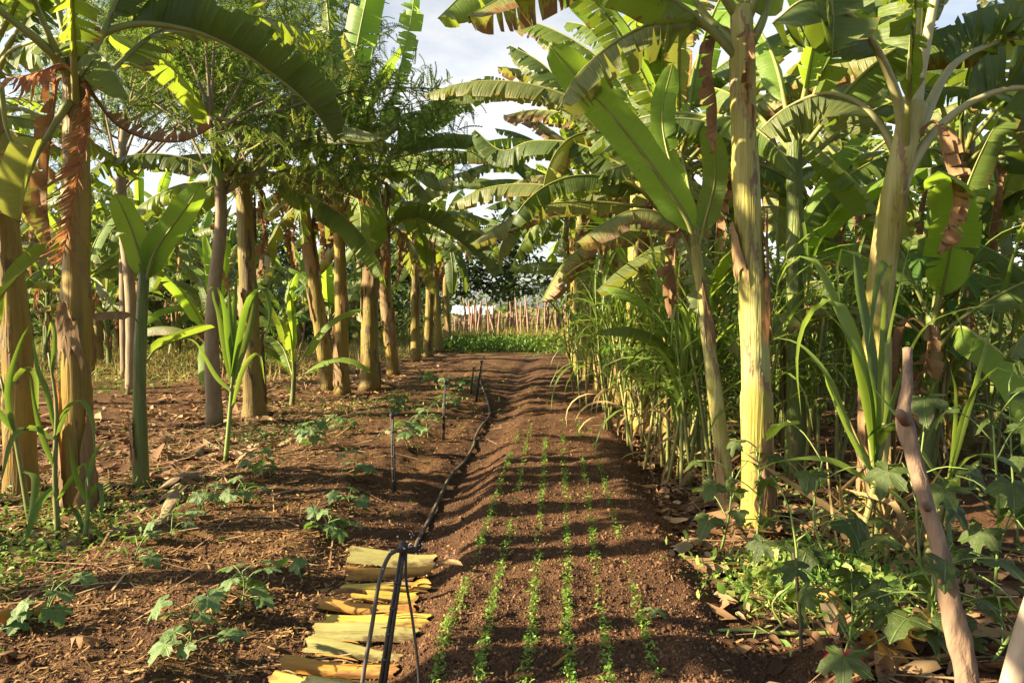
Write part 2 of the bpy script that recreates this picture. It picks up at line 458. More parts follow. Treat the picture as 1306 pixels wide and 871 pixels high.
def thing(name, loc, label, cat, group=None):
    o = bpy.data.objects.new(name, None)
    o.empty_display_size = 0.2
    COL.objects.link(o)
    o.location = loc
    return tag(o, label, cat, group)


def spline(ctrl, n):
    """Catmull-Rom through ctrl, n+1 points evenly spaced along it"""
    c = [Vector(p) for p in ctrl]
    if len(c) == 2:
        return [c[0].lerp(c[1], i / n) for i in range(n + 1)]
    c = [c[0] * 2 - c[1]] + c + [c[-1] * 2 - c[-2]]
    dense = []
    for i in range(1, len(c) - 2):
        p0, p1, p2, p3 = c[i - 1:i + 3]
        for k in range(16):
            t = k / 16
            dense.append(0.5 * ((2 * p1) + (p2 - p0) * t + (2 * p0 - 5 * p1 + 4 * p2 - p3) * t * t + (3 * p1 - p0 - 3 * p2 + p3) * t ** 3))
    dense.append(c[-2])
    L = [0.0]
    for a, b in zip(dense, dense[1:]):
        L.append(L[-1] + (b - a).length)
    out, j = [], 0
    for i in range(n + 1):
        s = L[-1] * i / n
        while j < len(L) - 2 and L[j + 1] < s:
            j += 1
        t = (s - L[j]) / max(L[j + 1] - L[j], 1e-9)
        out.append(dense[j].lerp(dense[j + 1], min(max(t, 0), 1)))
    return out


def tangents(pts):
    n = len(pts)
    return [(pts[min(i + 1, n - 1)] - pts[max(i - 1, 0)]).normalized() for i in range(n)]


def tube(mb, pts, radii, seg=8, caps=True, mod=None, uvs=1.0, squash=1.0, ufun=None):
    """swept tube; radii: list or (r0, r1); mod(theta, s_metres, r) -> r"""
    n = len(pts)
    if len(radii) != n:
        rr = radii
        radii = []
        for i in range(n):
            t = i / (n - 1) * (len(rr) - 1)
            k = min(int(t), len(rr) - 2)
            radii.append(rr[k] + (rr[k + 1] - rr[k]) * (t - k))
    T = tangents(pts)
    ref = Vector((1, 0, 0)) if abs(T[0].x) < 0.8 else Vector((0, 1, 0))
    base = len(mb.v)
    s = 0.0
    for i in range(n):
        if i:
            s += (pts[i] - pts[i - 1]).length
        ref = (ref - T[i] * ref.dot(T[i])).normalized()
        b = T[i].cross(ref)
        for k in range(seg):
            th = 2 * math.pi * k / seg
            r = radii[i]
            if mod:
                r = mod(th, s, r)
            mb.vert(pts[i] + ref * (math.cos(th) * r) + b * (math.sin(th) * r * squash), (ufun(th, s) if ufun else k / seg, s * uvs))
    for i in range(n - 1):
        for k in range(seg):
            a = base + i * seg + k; b2 = base + i * seg + (k + 1) % seg
            mb.face((a, b2, b2 + seg, a + seg))
    if caps:
        c0 = mb.vert(pts[0], (0, 0)); c1 = mb.vert(pts[-1] + T[-1] * radii[-1] * 0.3, (0, s * uvs))
        for k in range(seg):
            mb.face((c0, base + (k + 1) % seg, base + k))
            e = base + (n - 1) * seg
            mb.face((c1, e + k, e + (k + 1) % seg))


# ------------------------------------------------------------------ banana leaf
def prof(t, tip=0.62):
    a = min(1.0, (t / 0.16)) if t < 0.16 else 1.0
    a = math.sin(a * math.pi / 2) ** 0.9
    if t > tip:
        q = (t - tip) / (1 - tip)
        a *= math.sqrt(max(0.0, 1 - q ** 2.2))
    return a


def blade(mb, pts, W, rng, side, pet=0.16, fold=0.25, curl=0.5, tear=0.3, spread=0.25, wave=0.0, twist=0.0, nv=3,
          ragged=0.1, slant=0.22, tip=0.62, gap=0.012):
    n = len(pts) - 1
    T = tangents(pts)
    i0 = max(1, int(pet * n))
    side = Vector(side)
    for sg in (1, -1):
        i = i0
        drift = rng.gauss(0, spread * 0.5)
        while i < n:
            if tear > 0:
                ln = 1
                while rng.random() > tear and i + ln < n:
                    ln += 1
            else:
                ln = n - i
            a, b = i, min(n, i + ln)
            i = b
            drift = drift * 0.6 + rng.gauss(0, spread * 0.5)
            ang0 = fold + drift + rng.gauss(0, spread * 0.55)
            k = curl * (1 + rng.gauss(0, 0.25))
            rag = 1 - ragged * rng.random()
            fwd = rng.gauss(0, 0.05 if tear > 0 else 0)
            grid = []
            for q in range(a, b + 1):
                t = (q - i0) / (n - i0)
                w = W * prof(t, tip) * rag
                S = (side - T[q] * side.dot(T[q])).normalized()
                if twist:
                    S = Quaternion(T[q], twist * t) @ S
                Nn = S.cross(T[q])
                if Nn.z < 0 and not twist:
                    pass
                lt = (q - a) / max(1, b - a) - 0.5
                row = []
                p = pts[q].copy()
                for j in range(nv + 1):
                    v = j / nv
                    if j:
                        an = ang0 + k * v + (wave * math.sin(q * 0.9 + sg) * v if wave else 0)
                        p = p + (S * sg * math.cos(an) - Nn * math.sin(an)) * (w / nv)
                    pp = p + T[q] * (v * w * (slant + fwd)) - T[q] * (lt * 2 * gap * v * v if tear > 0 else 0)
                    row.append(mb.vert(pp, (q / n, v)))
                grid.append(row)
            for q in range(len(grid) - 1):
                for j in range(nv):
                    f = (grid[q][j], grid[q + 1][j], grid[q + 1][j + 1], grid[q][j + 1])
                    mb.face(f if sg > 0 else f[::-1])


def leaf_ctrl(base, az, el, L, droop, n=7, power=1.3, wob=0.0, rng=None):
    """control points of an arching leaf"""
    pts = [Vector(base)]
    p = Vector(base)
    for i in range(n):
        s = (i + 0.5) / n
        e = el - droop * s ** power
        a = az + wob * s
        p = p + Vector((math.cos(a) * math.cos(e), math.sin(a) * math.cos(e), math.sin(e))) * (L / n)
        pts.append(p.copy())
    return pts


def banana_leaf(root, ctrl, W, rng, mat='banana', seg=0.055, pr=0.030, side=None, name='leaf', rib='midrib', label=None, ribmat=None, **kw):
    L = sum((Vector(b) - Vector(a)).length for a, b in zip(ctrl, ctrl[1:]))
    n = max(10, int(L / seg))
    pts = spline(ctrl, n)
    if side is None:
        d = pts[-1] - pts[0]; d.z = 0
        if d.length < 0.15:
            d = Vector((1, 0.3, 0))
        side = Vector((d.y, -d.x, 0)).normalized()
    mb = MB()
    blade(mb, pts, W, rng, side, **kw)
    ob = mb.build(name, M[mat], root)
    if label:
        ob['label'] = label
    r = MB()
    tube(r, pts, [pr, pr * 0.62, pr * 0.42, pr * 0.25, pr * 0.10], 7)
    r.build(rib, M[ribmat or 'midrib'], ob)
    return ob


def pseudostem(root, ctrl, r0, r1, mat, rng, seg=0.07, nround=34, bulge=1.22):
    L = sum((Vector(b) - Vector(a)).length for a, b in zip(ctrl, ctrl[1:]))
    n = max(8, int(L / seg))
    pts = spline(ctrl, n)
    ph = rng.random() * 6.28
    radii = []
    for i in range(n + 1):
        t = i / n
        r = r0 + (r1 - r0) * t ** 0.9
        r *= 1 + (bulge - 1) * math.exp(-t * L / 0.25)
        radii.append(r)
    k1 = 0.9 + 0.5 * rng.random()

    def phase(th, s):
        return (th / (2 * math.pi) * 2 + s * k1 + ph + 0.10 * math.sin(s * 5 + th * 2)) % 1.0

    def mod(th, s, r):
        a = phase(th, s)                                           # overlapping sheath edges winding up
        return r * (0.955 + 0.115 * a ** 2.5 + 0.02 * math.sin(3 * th + ph + s * 1.3) + 0.012 * math.sin(s * 9 + th * 2))
    mb = MB()
    tube(mb, pts, radii, nround, mod=mod, ufun=phase)
    mb.build('pseudostem', M[mat], root)
    return pts, radii


def shell(root, pts, radii, s0, s1, th0, th1, rng, mat='sheath', flare=0.25, name='dry_sheath'):
    """a strip of dry leaf sheath that clings to the stem and peels away at its top and edges"""
    n = len(pts) - 1
    a, b = int(s0 * n), max(int(s0 * n) + 3, int(s1 * n))
    b = min(b, n)
    T = tangents(pts)
    mb = MB()
    grid = []
    nk = 7
    for q in range(a, b + 1):
        t = (q - a) / (b - a)
        ref = Vector((1, 0, 0)); ref = (ref - T[q] * ref.dot(T[q])).normalized(); bb = T[q].cross(ref)
        row = []
        for k in range(nk + 1):
            u = k / nk
            narrow = (1 - 0.8 * t ** 1.3) * (0.8 + 0.4 * rng.random())
            th = (th0 + th1) / 2 + (th1 - th0) * (u - 0.5) * narrow
            edge = (2 * u - 1) ** 2
            r = radii[q] * 1.07 + 0.006 + radii[q] * flare * (t ** 2.5 * 0.9 + 0.35 * edge) + 0.012 * rng.random()
            row.append(mb.vert(pts[q] + T[q] * (0.09 * math.sin(k * 2.3 + s0 * 40) * (1 - t) * (t < .3) + 0.05 * rng.gauss(0, .4)) + ref * math.cos(th) * r + bb * math.sin(th) * r, (u, t)))
        grid.append(row)
    for q in range(len(grid) - 1):
        for k in range(nk):
            mb.face((grid[q][k], grid[q][k + 1], grid[q + 1][k + 1], grid[q + 1][k]))
    return mb.build(name, M[mat], root)


def hanging_dead(root, top, az, length, W, rng, out=0.25, mat='dead'):
    t = Vector(top)
    d = Vector((math.cos(az), math.sin(az), 0))
    ctrl = [t, t + d * out * 0.7 + Vector((0, 0, 0.10)), t + d * out + Vector((0, 0, -0.15)),
            t + d * (out * 0.9) + Vector((rng.gauss(0, .05), rng.gauss(0, .05), -0.55 * length)),
            t + d * (out * 0.8) + Vector((rng.gauss(0, .08), rng.gauss(0, .08), -length))]
    return banana_leaf(root, ctrl, W, rng, mat, 0.032, 0.016, side=(-d.y, d.x, 0), name='dead_leaf', ribmat=mat, pet=0.18, fold=0.9,
                       curl=1.6, tear=0.42, spread=0.7, ragged=0.55, gap=0.015, slant=0.3)


def banana(base, top, r0, r1, label, seed, n=11, L=(1.8, 2.5), W=0.30, mid=None, stem='stem_olive', mats=('banana', 'banana', 'banana_old', 'banana_dark'),
           hero=(), dead=2, dead_len=(0.8, 1.4), sheaths=3, group='banana plants', seg=0.09, az0=None, tear=0.3, elmin=5, elmax=80, name='banana_plant', skip=None, pr=0.03, droop=(0.9, 1.6), shells=()):
    rng = random.Random(seed)
    base = Vector(base); top = Vector(top)
    base.z = gz(base.x, base.y) - 0.03
    root = thing(name, base, label, 'banana plant', group)
    ctrl = [base] + [Vector(q) for q in (mid or [])] + [top]
    if not mid:
        c = base.lerp(top, 0.5) + Vector((rng.gauss(0, .04), rng.gauss(0, .04), 0))
        ctrl = [base, c, top]
    pts, radii = pseudostem(root, ctrl, r0, r1, stem, rng, 0.05 if seg < 0.085 else 0.12, 36 if seg < 0.085 else 16)
    az = rng.random() * 6.28 if az0 is None else az0
    crown = top - Vector((0, 0, 0.05))
    for k in range(n):
        t = k / max(1, n - 1)
        az += 2.399 + rng.gauss(0, 0.25)
        if skip and any(abs((math.degrees(az) - s + 180) % 360 - 180) < w for s, w in skip):
            az += 0.9
        el = R(elmin + (elmax - elmin) * t + rng.gauss(0, 7))
        LL = rng.uniform(*L) * (0.92 + 0.16 * (1 - abs(t - 0.5)))
        dr = R(rng.uniform(droop[0], droop[1]) * 57) * (1.05 - 0.45 * t)
        b = crown + (pts[-1] - pts[-3]).normalized() * (-(1 - t) * 0.35 + 0.05)
        b = b + Vector((math.cos(az), math.sin(az), 0)) * r1 * 0.45
        c = leaf_ctrl(b, az, max(el, R(45)), 0.35, 0.2, 1)
        c = c[:1] + leaf_ctrl(c[-1], az, el, LL, dr, 6, 1.25, rng.gauss(0, .25))
        mt = rng.choice(mats)
        if t > 0.85:
            mt = 'banana_young' if rng.random() < 0.6 else mt
        young = mt == 'banana_young'
        banana_leaf(root, c, W * 0.82 * rng.uniform(0.8, 1.12), rng, mt, seg * 0.72, pr, fold=rng.uniform(0.1, 0.5) if young else rng.uniform(0.3, 1.0), curl=rng.uniform(0.3, 0.8),
                    tear=0.16 if young else min(.9, tear * rng.uniform(0.6, 2.3)), spread=0.12 if young else rng.uniform(0.2, 0.55), wave=0.06)
    for k in range(dead):
        hanging_dead(root, crown - Vector((0, 0, 0.1 + 0.12 * rng.random())), rng.random() * 6.28, rng.uniform(*dead_len) * 1.15, rng.uniform(0.10, 0.2), rng, rng.uniform(0.15, 0.4))
    for k in range(sheaths):
        s0 = rng.uniform(0.0, 0.75); th = rng.random() * 6.28
        shell(root, pts, radii, s0, s0 + rng.uniform(0.12, 0.3), th, th + rng.uniform(1.0, 2.2), rng, rng.choice(('sheath', 'sheath', 'dead')), rng.uniform(0.06, 0.3))
    for (s0, s1, t0, t1, mt, fl) in shells:
        shell(root, pts, radii, s0, s1, t0, t1, rng, mt, fl)
    for h in hero:
        h = dict(h)
        c = h.pop('ctrl')
        banana_leaf(root, c, h.pop('W'), random.Random(h.pop('seed', seed)), h.pop('mat', 'banana'), **h)
    return root


# ------------------------------------------------------------------ scattering (numpy)
def rotz_tilt(n, rg, tilt=0.5, az=None):
    """n rotation matrices: tilt from level by N(0, tilt) about a random axis, spun about z"""
    a = rg.uniform(0, 2 * np.pi, n) if az is None else az
    b = rg.normal(0, tilt, n); c = rg.normal(0, tilt, n)
    ca, sa, cb, sb, cc, sc_ = np.cos(a), np.sin(a), np.cos(b), np.sin(b), np.cos(c), np.sin(c)
    Z = np.zeros(n); O = np.ones(n)
    Rz = np.stack([ca, -sa, Z, sa, ca, Z, Z, Z, O], 1).reshape(n, 3, 3)
    Rx = np.stack([O, Z, Z, Z, cb, -sb, Z, sb, cb], 1).reshape(n, 3, 3)
    Ry = np.stack([cc, Z, sc_, Z, O, Z, -sc_, Z, cc], 1).reshape(n, 3, 3)
    return Rz @ Rx @ Ry


TPL_LEAF = (np.array([(0, 0, 0), (-.22, .35, .05), (0, .4, 0), (.22, .35, .05), (-.16, .75, .02), (0, .78, -.05), (.16, .75, .02), (0, 1.1, -.14)], float),
            [(0, 2, 1), (0, 3, 2), (1, 2, 5, 4), (2, 3, 6, 5), (4, 5, 7), (5, 6, 7)])
TPL_QUAD = (np.array([(0, 0, 0), (-.2, .5, .03), (.2, .5, .03), (0, 1, -.04)], float), [(0, 2, 3, 1)])
TPL_BLADE = (np.array([(-.02, 0, 0), (.02, 0, 0), (-.018, .5, .03), (.018, .5, .03), (0, 1, -.05)], float), [(0, 1, 3, 2), (2, 3, 4)])
TPL_BLADE3 = (np.array([(-.06, 0, 0), (.06, 0, 0), (-.13, .4, .08), (.12, .45, .05), (.06, 1, -.12), (.02, .95, -.1)], float), [(0, 1, 3, 2), (2, 3, 4, 5)])
TPL_CURL = (np.array([(-.25, -.5, .10), (.25, -.5, .02), (-.35, 0, .16), (0, -.05, 0), (.35, 0, .13), (-.2, .5, .02), (.22, .55, .12)], float),
            [(0, 1, 3), (0, 3, 2), (1, 4, 3), (2, 3, 5), (3, 4, 6), (3, 6, 5)])
TPL_SLIVER = (np.array([(-.06, -.5, 0), (.06, -.5, .02), (.05, .5, 0), (-.05, .5, .03)], float), [(0, 1, 2, 3)])


def ico():
    p = (1 + 5 ** .5) / 2
    v = np.array([(-1, p, 0), (1, p, 0), (-1, -p, 0), (1, -p, 0), (0, -1, p), (0, 1, p), (0, -1, -p), (0, 1, -p), (p, 0, -1), (p, 0, 1), (-p, 0, -1), (-p, 0, 1)], float)
    f = [(0, 11, 5), (0, 5, 1), (0, 1, 7), (0, 7, 10), (0, 10, 11), (1, 5, 9), (5, 11, 4), (11, 10, 2), (10, 7, 6), (7, 1, 8), (3, 9, 4), (3, 4, 2), (3, 2, 6), (3, 6, 8), (3, 8, 9), (4, 9, 5), (2, 4, 11), (6, 2, 10), (8, 6, 7), (9, 8, 1)]
    return v / np.linalg.norm(v[0]), f


TPL_ICO = ico()
TPL_OCT = (np.array([(1, 0, 0.1), (0, 1, -.1), (-1, 0, .1), (0, -1, 0), (0, 0.1, .8), (0.1, 0, -.8)], float), [(0, 1, 4), (1, 2, 4), (2, 3, 4), (3, 0, 4), (1, 0, 5), (2, 1, 5), (3, 2, 5), (0, 3, 5)])


def scatter(name, tpl, posn, rot, scale, mat, parent=None, tone=None, smooth=False, jitter=0.0, seed=1, origin=None):
    """one mesh of many small pieces; tone (0..1 per piece) goes into uv.x"""
    V, F = tpl
    n = len(posn); k = len(V)
    rg = np.random.default_rng(seed)
    vv = V[None, :, :]
    if jitter:
        vv = vv * (1 + rg.normal(0, jitter, (n, k, 1)))
    scale = np.asarray(scale, float)
    if scale.ndim == 1:
        scale = scale[:, None].repeat(3, 1)
    W = np.einsum('nij,nkj->nki', rot, vv * scale[:, None, :]) + posn[:, None, :]
    W = W.reshape(-1, 3)
    org = np.array(origin if origin is not None else (parent_world(parent) if parent else (0, 0, 0)), float)
    W = W - org
    if tone is None:
        tone = rg.random(n)
    me = bpy.data.meshes.new(name)
    nl = sum(len(f) for f in F)
    lv = np.concatenate([np.array(f) for f in F])
    sizes = np.array([len(f) for f in F])
    loops = (lv[None, :] + (np.arange(n) * k)[:, None]).ravel()
    tot = np.tile(sizes, n)
    start = np.concatenate([[0], np.cumsum(tot)[:-1]])
    me.vertices.add(n * k); me.loops.add(n * nl); me.polygons.add(n * len(F))
    me.vertices.foreach_set('co', W.astype(np.float32).ravel())
    me.loops.foreach_set('vertex_index', loops.astype(np.int32))
    me.polygons.foreach_set('loop_start', start.astype(np.int32))
    me.polygons.foreach_set('loop_total', tot.astype(np.int32))
    ul = me.uv_layers.new(name='UVMap')
    u = np.repeat(np.clip(tone, 0.001, 0.999), nl)
    ul.data.foreach_set('uv', np.stack([u, np.full_like(u, 0.5)], 1).astype(np.float32).ravel())
    me.materials.append(mat)
    me.update(calc_edges=True)
    me.validate()
    if smooth:
        me.polygons.foreach_set('use_smooth', [True] * len(me.polygons))
    ob = bpy.data.objects.new(name, me)
    COL.objects.link(ob)
    if parent is not None:
        ob.parent = parent
    else:
        ob.location = org
    return ob


# ------------------------------------------------------------------ world, sun
SUN_EL = R(25.0)
SUN_AZ = R(14.0)                                  # a little behind the camera's left shoulder
to_sun = Vector((-math.cos(SUN_EL) * math.cos(SUN_AZ), -math.cos(SUN_EL) * math.sin(SUN_AZ), math.sin(SUN_EL)))
w = bpy.data.worlds.new('World')
sc.world = w
w.use_nodes = True
nt = w.node_tree
nt.nodes.clear()
out = nt.nodes.new('ShaderNodeOutputWorld')
bg = nt.nodes.new('ShaderNodeBackground')
sky = nt.nodes.new('ShaderNodeTexSky')
sky.sky_type = 'NISHITA'
sky.sun_disc = False
sky.sun_elevation = SUN_EL
sky.sun_rotation = math.atan2(to_sun.x, to_sun.y)
sky.air_density = 1.0
sky.dust_density = 1.5
sky.ozone_density = 1.0
tc = nt.nodes.new('ShaderNodeTexCoord')
cl = noise_n(nt, scaled(nt, tc.outputs['Generated'], (1.0, 1.0, 2.6)), 2.2, 6, 0.6)
cf = ramp(nt, cl, [(0.36, (0.10, 0.10, 0.10)), (0.62, (0.92, 0.92, 0.92))])
sg = nt.nodes.new('ShaderNodeSeparateXYZ'); link(nt, tc.outputs['Generated'], sg.inputs[0])
ahead = ramp(nt, math_n(nt, 'MULTIPLY_ADD', sg.outputs[1], 0.5, 0.5), [(0.48, (0.15, 0.15, 0.15)), (0.78, (1, 1, 1))])
cf = math_n(nt, 'MULTIPLY', cf, ahead)
bw = nt.nodes.new('ShaderNodeRGBToBW'); link(nt, sky.outputs[0], bw.inputs[0])
cwhite = mixc(nt, 1.0, (1.0, 0.99, 0.97), math_n(nt, 'MULTIPLY', bw.outputs[0], 2.5), 'MULTIPLY')
skc = mixc(nt, cf, sky.outputs[0], cwhite)
link(nt, skc, bg.inputs[0])
bg.inputs[1].default_value = 0.05
link(nt, bg.outputs[0], out.inputs[0])

sl = bpy.data.lights.new('sun', 'SUN')
sl.energy = 5.0
sl.angle = R(0.55)
sl.color = (1.0, 0.82, 0.54)
so = bpy.data.objects.new('sun', sl)
so.rotation_euler = (-to_sun).to_track_quat('-Z', 'Y').to_euler()
COL.objects.link(so)

# ------------------------------------------------------------------ ground: one sheet to the horizon
xs = list(np.arange(-3.2, 1.7, 0.024))
s = 0.024
while xs[-1] < 420:
    s *= 1.07; xs.append(xs[-1] + s)
s = 0.024
while xs[0] > -420:
    s *= 1.07; xs.insert(0, xs[0] - s)
ys = list(np.arange(2.6, 5.6, 0.02))
while ys[-1] < 600:
    ys.append(ys[-1] + max(0.02, 0.0042 * ys[-1]) * (1 if ys[-1] < 24 else (ys[-1] / 24) ** 2))
s = 0.03
while ys[0] > -120:
    s *= 1.2; ys.insert(0, ys[0] - s)
Xg, Yg = np.meshgrid(np.array(xs), np.array(ys))
Zg = gz_np(Xg, Yg)
ny, nx = Xg.shape
me = bpy.data.meshes.new('ground')
vs = np.stack([Xg, Yg, Zg], 2).reshape(-1, 3)
idx = np.arange(ny * nx).reshape(ny, nx)
q = np.stack([idx[:-1, :-1], idx[:-1, 1:], idx[1:, 1:], idx[1:, :-1]], 2).reshape(-1, 4)
me.vertices.add(len(vs)); me.loops.add(q.size); me.polygons.add(len(q))
me.vertices.foreach_set('co', vs.astype(np.float32).ravel())
me.loops.foreach_set('vertex_index', q.astype(np.int32).ravel())
me.polygons.foreach_set('loop_start', (np.arange(len(q)) * 4).astype(np.int32))
me.polygons.foreach_set('loop_total', np.full(len(q), 4, np.int32))
me.polygons.foreach_set('use_smooth', [True] * len(q))
me.materials.append(M['soil'])
me.update(calc_edges=True)
ground = bpy.data.objects.new('ground', me)
COL.objects.link(ground)
tag(ground, kind='structure')

# ================================================================== BANANA PLANTS, left row
def gp(px, py):
    p = onG(px, py)
    return Vector((p.x, p.y, gz(p.x, p.y)))


def PP(lst, d):
    """control points from photo pixels; d: one depth, or depths from first to last"""
    if isinstance(d, (int, float)):
        d = (d, d)
    n = len(lst)
    return [P(x, y, d[0] + (d[1] - d[0]) * i / max(1, n - 1)) for i, (x, y) in enumerate(lst)]


LG = 'banana plants along the left edge of the bed'
RG = 'banana plants along the right edge of the bed'
BG = 'banana plants deeper in the grove'

b = gp(98, 655); d = depth(b)
banana(b, P(97, 78, d), 0.113, 0.092, 'stout banana plant at left with a long russet dead leaf hanging down its golden trunk', 11, n=5, L=(2.0, 2.5), W=0.30,
       mid=[P(97, 400, d)], stem='stem_gold', seg=0.05, dead=1, sheaths=2, group=LG, az0=1.7, elmin=40, skip=[(-90, 70), (-20, 30)],
       shells=[(0.0, .33, 2.4, 4.4, 'dead_red', .25), (0.02, .25, 5.2, 6.6, 'sheath', .2), (.36, .48, 3.9, 5.6, 'sheath', .5)],
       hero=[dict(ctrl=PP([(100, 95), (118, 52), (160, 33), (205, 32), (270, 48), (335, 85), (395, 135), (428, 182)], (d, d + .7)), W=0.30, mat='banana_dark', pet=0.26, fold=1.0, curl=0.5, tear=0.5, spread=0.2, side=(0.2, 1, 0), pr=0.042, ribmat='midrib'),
             dict(ctrl=PP([(90, 100), (66, 68), (20, 30), (-40, -10), (-140, -30), (-240, 30)], (d, d - .8)), W=0.3, mat='banana', pet=0.35, fold=0.7, tear=0.5, side=(0.3, 1, 0), pr=0.045),
             dict(ctrl=PP([(98, 90), (94, 40), (88, -30), (70, -140), (30, -260)], (d, d + .3)), W=0.3, mat='banana_young', pet=0.25, fold=0.4, tear=0.05, side=(1, 0, 0), pr=0.05),
             dict(ctrl=PP([(104, 108), (112, 118), (112, 160), (100, 220), (90, 280), (78, 335)], (d - .17, d - .22)), W=0.25, mat='dead_red', name='dead_leaf', rib='dead_midrib', ribmat='dead_red', pet=0.06, fold=0.55, curl=1.3, tear=0.95, spread=0.75, ragged=0.5, slant=0.95, gap=0.012, side=(1, 0, 0), pr=0.014, label='long russet dead leaf hanging down the trunk', seg=0.020),
             dict(ctrl=PP([(95, 95), (80, 82), (55, 90), (30, 97), (5, 100)], (d - .14, d - .3)), W=0.22, mat='dead_red', name='dead_leaf', rib='dead_midrib', ribmat='dead_red', pet=0.1, fold=0.8, curl=1.1, tear=0.85, spread=0.6, ragged=0.5, slant=.6, side=(0, 1, 0), pr=0.014, seg=0.025),
             dict(ctrl=PP([(100, 92), (125, 130), (150, 160), (190, 178), (235, 180), (275, 160)], (d - .1, d + .2)), W=0.13, mat='dead', name='dead_leaf', rib='dead_midrib', ribmat='dead', pet=0.3, fold=1.2, curl=0.8, tear=0.8, spread=0.5, ragged=0.55, gap=0.03, side=(0, 1, 0), pr=0.02, seg=0.05),
             dict(ctrl=PP([(88, 130), (60, 175), (44, 205), (32, 240), (25, 285)], (d - .1, d - .5)), W=0.19, mat='banana_old', pet=0.35, fold=0.5, curl=.6, tear=0.08, side=(1, .3, 0), pr=0.035)])
b = gp(28, 628); d = depth(b)
banana(b, P(-22, 60, d), 0.122, 0.10, 'thick banana plant at the far left edge with a sunlit orange trunk', 12, n=7, L=(1.8, 2.4), W=0.3, mid=[P(18, 400, d), P(-5, 220, d)],
       stem='stem_gold', seg=0.07, dead=2, sheaths=4, group=LG, az0=2.6, elmin=15, skip=[(-70, 60)],
       hero=[dict(ctrl=PP([(0, 110), (10, 170), (30, 205), (52, 250), (60, 300)], (d - .1, d - .2)), W=0.16, mat='banana_old', pet=0.3, fold=0.5, tear=0.1, pr=0.03, side=(1, 0, 0)),
             dict(ctrl=PP([(-30, 480), (-10, 400), (25, 350), (70, 310)], (d - .3, d - .4)), W=0.10, mat='banana', pet=0.1, fold=0.4, tear=0.05, pr=0.02, side=(.6, .1, .8))])
b = gp(325, 532); d = depth(b)
banana(b, P(310, 225, d), 0.148, 0.11, 'banana plant right behind the grey tree trunk, wide at its foot', 13, n=11, mid=[P(315, 330, d)], stem='stem_olive', seg=0.075, group=LG, sheaths=5, dead=4, az0=1.0, elmin=-15, W=.34)
b = gp(420, 497); d = depth(b)
banana(b, P(383, 235, d), 0.14, 0.105, 'leaning banana plant of the left row with its trunk tilted to the left', 14, n=12, mid=[P(402, 370, d)], stem='stem_olive', group=LG, dead=4, W=.34, elmin=-20, sheaths=7)
b = gp(437, 502); d = depth(b)
banana(b, P(431, 235, d), 0.125, 0.095, 'slim upright banana plant standing beside the leaning one in the left row', 15, n=10, stem='stem_gold', group=LG, dead=3, elmin=-15, sheaths=6,
       hero=[dict(ctrl=PP([(431, 215), (440, 140), (455, 60), (470, -10), (490, -60)], (d, d - .4)), W=0.36, mat='banana_young', pet=0.2, fold=0.3, tear=0.15, pr=0.04, side=(1, 0.2, 0)),
             dict(ctrl=PP([(431, 215), (425, 120), (420, 40), (410, -30), (380, -90)], (d, d + .5)), W=0.33, mat='banana', pet=0.2, fold=0.4, tear=0.5, pr=0.04, side=(1, 0.2, 0))])
b = gp(471, 498); d = depth(b)
banana(b, P(477, 225, d), 0.175, 0.115, 'broad based banana plant of the left row, wide bright leaf before its stem', 16, n=9, stem='stem_olive', group=LG, dead=4, W=.34, elmin=-15, sheaths=7,
       hero=[dict(ctrl=PP([(476, 330), (472, 318), (468, 290), (464, 255), (462, 225)], (d - .5, d - .9)), W=0.36, mat='banana_young', pet=0.05, fold=0.2, curl=.3, tear=0.05, side=(1, 0.1, 0), pr=0.03),
             dict(ctrl=PP([(478, 250), (495, 285), (530, 278), (575, 300), (610, 330), (632, 356)], (d, d - .8)), W=0.33, mat='banana_dark', pet=0.2, fold=0.7, tear=0.4, pr=0.04, side=(0, 1, 0)),
             dict(ctrl=PP([(478, 240), (495, 150), (512, 80), (525, 20), (532, -40)], (d, d)), W=0.24, mat='banana_young', pet=0.2, fold=0.3, tear=0.55, spread=.4, pr=0.035, side=(1, 0.1, 0)),
             dict(ctrl=PP([(480, 235), (520, 180), (570, 140), (620, 118), (665, 122)], (d, d + .3)), W=0.3, mat='banana', pet=0.2, fold=0.8, tear=0.5, pr=0.035, side=(0, 1, 0)),
             dict(ctrl=PP([(480, 240), (535, 195), (590, 190), (640, 205), (670, 230)], (d, d + .5)), W=0.28, mat='banana_dark', pet=0.2, fold=0.9, tear=0.5, pr=0.035, side=(0, 1, 0))])
b = gp(502, 478); d = depth(b)
banana(b, P(492, 285, d), 0.145, 0.11, 'banana plant of the left row next beyond the broad based one', 17, n=12, stem='stem_gold', group=LG, dead=5, elmin=-20, W=.36, sheaths=6)
k = 0
far_left = [(530, 461, 527, 270, 'fat trunked banana plant far along the left row'), (546, 455, 548, 290, 'banana plant with many dead leaves far along the left row'),
            (560, 449, 556, 300, 'narrow banana plant close to the end of the left row'), (572, 444, 570, 312, 'last banana plant at the far end of the left row')]
for (x, y, tx, ty, lab) in far_left:
    b = gp(x, y); d = depth(b); k += 1
    banana(b, P(tx, ty, d), 0.145, 0.105, lab, 30 + k, n=11, elmin=-20, stem='stem_olive', group=LG, dead=6 if k == 2 else 3, seg=0.14, L=(2.0, 2.9), W=.34)

